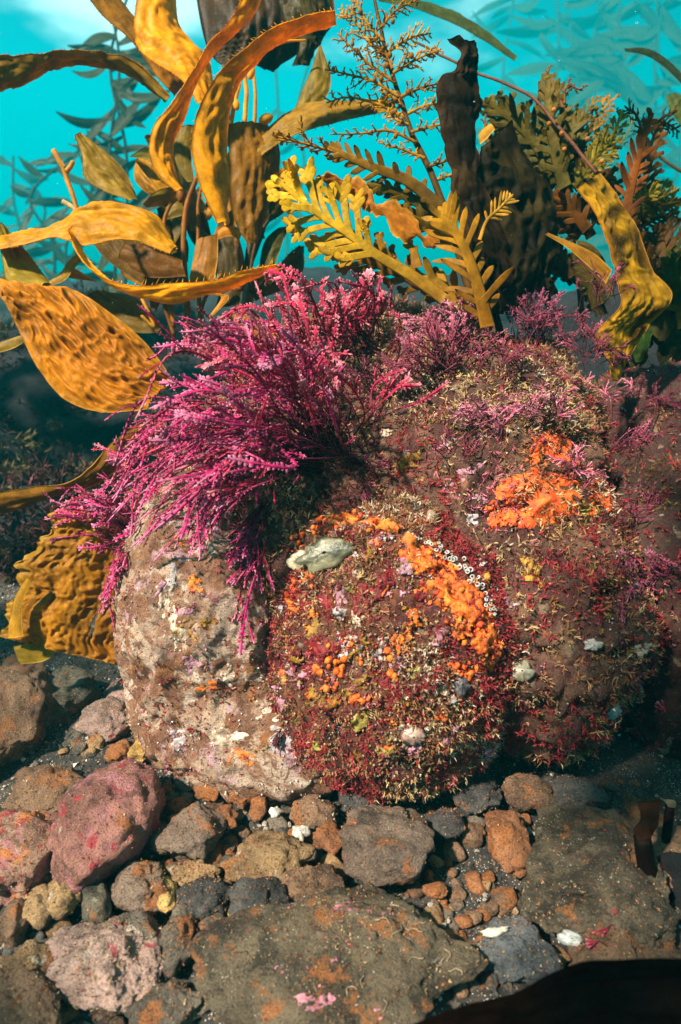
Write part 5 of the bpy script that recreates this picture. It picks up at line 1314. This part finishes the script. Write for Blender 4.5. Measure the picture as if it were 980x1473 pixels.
V, F = stone_verts(77, 4, 8, .1, .02)
Fr = bpy.data.objects.new('black_rock', make_mesh('black_rock', V * np.array([.035, .05, .045]), F)); Fr.data.materials.append(M_REEF)
Fr.location = P(990, 1275, .70).tolist(); link(Fr); tag(Fr, 'black smooth rock beside the kelp stalks', 'rock')

# ------------------------------------------------------------------ kelp plants in the distance
def far_kelp(label, d, stipes_, blades_, c1, c2, seed, teeth=0):
    e = thing('distant_kelp', label, 'kelp', [P(stipes_[0][0][0], stipes_[0][0][1], d)[0], P(stipes_[0][0][0], stipes_[0][0][1], d)[1], 0.0], 'kelp plants in the distance')
    for p in stipes_: stipe(e, p, d, .003 * d, .002 * d, np.asarray(c2) * .8, k=5, n=20)
    for q, (x0, y0, x1, y1, w, sag) in enumerate(blades_):
        n_ = 5; L = []; R = []
        dx, dy = x1 - x0, y1 - y0; ln = math.hypot(dx, dy); nx, ny = -dy / ln, dx / ln
        for k in range(n_):
            f = k / (n_ - 1); hw = w * math.sin(math.pi * min(.10 + .87 * f, .985)) ** .9 * .24
            cx, cy_ = x0 + dx * f, y0 + dy * f + sag * math.sin(math.pi * f)
            tw = math.cos(f * 2.2 + q + seed)
            L.append((cx + nx * hw, cy_ + ny * hw, d + hw * tw * .8 / FPX * d)); R.append((cx - nx * hw, cy_ - ny * hw, d - hw * tw * .8 / FPX * d))
        blade(e, L, R, d, None, c1, c2, nu=14, nv=6, wr=.004, ws=.03, seed=seed * 13 + q)
    return e
KG1, KG2 = (.045, .050, .010), (.022, .027, .008)
def column(xs, y0, y1, n, ln, w, seed, spread=1.0):
    r = np.random.default_rng(seed); st = []; bl = []
    for x in xs:
        pts = [(x + r.normal() * 5 * k, y0 + (y1 - y0) * k / 4) for k in range(5)]; st.append(pts)
        c = catmull(pts, 40)
        for q in range(n):
            p = c[int(r.uniform(4, 39))]; a = r.uniform(-.9, 1.15); sd = 1 if q % 2 else -1; l_ = ln * r.uniform(.55, 1.25)
            bl.append((p[0], p[1], p[0] + sd * l_ * math.cos(a) * spread, p[1] + l_ * math.sin(a), w * r.uniform(.7, 1.3), r.uniform(-.12, .2) * l_))
    return st, bl
st, bl = column([178, 165], 470, -40, 22, 75, 30, 1)
far_kelp('shadowy teal kelp hanging in the water behind the tall orange kelp', 5.5, st, bl, KG1, KG2, 1)
st, bl = column([80, 105], 480, 215, 14, 55, 24, 2)
far_kelp('hazy green kelp standing in open water beyond the antler-like stalk', 9.5, st, bl, KG1, KG2, 2)
st, bl = column([28, 45], 480, 225, 12, 46, 20, 3)
far_kelp('faint kelp silhouette in the palest water behind the hazy green kelp', 17.0, st, bl, KG1, KG2, 3)
for q, (xs, y0, y1, n, ln, w, d, lab) in enumerate([([800, 830, 860], 440, -60, 26, 85, 34, 25.0, 'faint kelp forest column fading into the upper right blue water'),
        ([900, 930, 965], 440, -60, 26, 95, 38, 22.0, 'broad dim kelp column behind the drooping dark blade'),
        ([715], 440, -40, 18, 60, 22, 30.0, 'barely visible kelp column above the left part of the wrack bush'),
        ([428, 405], 430, 60, 12, 45, 16, 26.0, 'barely visible kelp strand in the gap between orange kelp and golden leaf')]):
    st, bl = column(xs, y0, y1, n, ln, w, 10 + q)
    far_kelp(lab, d, st, bl, KG1, KG2, 4 + q)
T1 = thing('loose_kelp', 'single slender green kelp blade trailing just under the bright surface', 'kelp', P(740, 80, 1.9), 'loose kelp blades in open water')
blade(T1, [(545,-2),(590,2),(625,8),(665,24),(700,48),(740,85)], [(545,2),(590,10),(622,22),(660,38),(695,58),(741,88)], 1.8, 1.75, (.075,.09,.015), (.05,.06,.012), wr=.003, seed=81)
T2 = thing('loose_kelp', 'dark drooping kelp blade beside the faint kelp forest column', 'kelp', P(950, 85, 1.9), 'loose kelp blades in open water')
blade(T2, [(898,70),(930,70),(960,86),(992,118)], [(900,74),(928,80),(955,96),(990,130)], 1.8, 1.8, (.03,.04,.012), (.02,.03,.01), wr=.002, seed=82, nu=40, nv=12)
T3 = thing('loose_kelp', 'dull green oval kelp blade above the wrack bush at the edge of open water', 'kelp', P(975, 165, 1.9), 'loose kelp blades in open water')
blade(T3, [(958,138),(965,160),(985,190)], [(975,134),(992,150),(1000,180)], 1.8, 1.8, (.10,.13,.02), (.06,.07,.015), wr=.003, seed=83, nu=40, nv=14)
stipe(T3, [(925,208),(945,222),(965,238),(990,252)], 1.7, .004, .004, (.12,.07,.02))

# ------------------------------------------------------------------ unseen kelp blades added overhead to shade the reef flanks and foreground
def project(p):
    q = p - CAM; z = q @ FWD
    return (490 + q @ RIGHT / z * FPX, 736.5 - q @ UP / z * FPX) if z > 0.02 else None
rc = np.random.default_rng(404)
for q, (lab, spots, n, root) in enumerate([
   ('floating kelp canopy above the right flank of the reef', [(0.78, 0.97, 0.20, .035, .16), (0.70, 0.74, 0.02, .05, .12), (0.54, 0.72, 0.0, .02, .02), (0.88, 1.25, 0.3, .06, .2), (0.95, 1.35, 0.6, .06, .15)], 80, (0.55, -0.5)),
   ('floating kelp canopy above the dark reef on the left', [(-0.75, 1.7, 0.1, .22, .35), (-1.1, 2.3, 0.1, .35, .4), (-0.55, 0.95, 0.0, .08, .10), (-1.5, 1.6, 0.1, .3, .4), (-0.6, 2.6, .1, .4, .4)], 80, (-1.6, -0.6)),
   ('floating kelp canopy behind the diver, over the foreground stones', [(0.44, 0.66, 0.0, .06, .02), (0.40, 0.34, 0.0, .08, .03), (0.52, 0.5, 0.0, .05, .08), (-0.44, 0.36, 0.0, .05, .05)], 36, (0.2, -0.9))]):
    e = thing('shade_blocker_kelp', lab, 'kelp', (root[0], root[1], 0.0), 'kelp canopy overhead')
    mid = []
    for k in range(n):
        x, y, z, sx, sy = spots[k % len(spots)]
        t = rc.uniform(1.15, 1.75) + (0.5 if z < .05 else 0)
        c = np.array([x + rc.normal() * sx, y + rc.normal() * sy, z]) + SUN_FROM * t
        pr = project(c)
        if pr is not None and -60 < pr[0] < 1040 and -160 < pr[1] < 1530: continue
        a = rc.uniform(0, 6.28); ln = rc.uniform(.10, .17); d = np.array([math.cos(a), math.sin(a), rc.normal() * .25]); s_ = np.array([-math.sin(a), math.cos(a), rc.normal() * .3])
        f = np.linspace(-1, 1, 12); mb = MB()
        path = c + d * ln * f[:, None] + np.array([0, 0, 1]) * .03 * np.sin(f * 3 + k)[:, None]
        ribbon(mb, path, norm(np.cross(d, s_)), .038 * np.sqrt(np.clip(1.02 - f * f, .02, 1)), .0008, np.array([.30, .14, .008]), np.array([.24, .11, .008]))
        mb.build('blade', M_KELP, e); mid.append(c)
    if mid:
        top = np.mean(mid, 0); mb = MB()
        tube(mb, catmull([np.array([root[0], root[1], 0.0]), np.array([root[0], root[1] - .1, top[2] * .6]), top], 30), .006, (.3, .12, .01), 6); mb.build('stipe', M_KELP, e)

mb = MB(); n = 150
pp = np.array([P(rc.uniform(-50, 1030), rc.uniform(-20, 760), rc.uniform(.45, 1.6)) for _ in range(n)])
grains(mb, pp, rc.uniform(.0003, .0009, n), np.tile([.6, .6, .55], (n, 1)), rc)
tag(mb.build('marine_snow_dust', M_GRAIN), 'pale specks drifting in the water', 'particles', kind='stuff')

# ------------------------------------------------------------------ the water itself
hz = bmesh.new(); bmesh.ops.create_cube(hz, size=1.0)
for v_ in hz.verts: v_.co = Vector((v_.co.x * 92.0, v_.co.y * 48.0 + 21.0, v_.co.z * 12.6 + 4.9))
me = bpy.data.meshes.new('haze'); hz.to_mesh(me); hz.free()
m = NT('water_haze')
pv = m.n('ShaderNodeVolumePrincipled')
pv.inputs['Color'].default_value = (0.0, 0.72, 0.80, 1); pv.inputs['Density'].default_value = 0.016; pv.inputs['Anisotropy'].default_value = 0.0
m.l(pv.outputs[0], m.out.inputs['Volume'])
me.materials.append(m.m)
o = bpy.data.objects.new('haze', me); link(o); tag(o, 'clear blue-green sea water filling the place', 'water', kind='stuff')
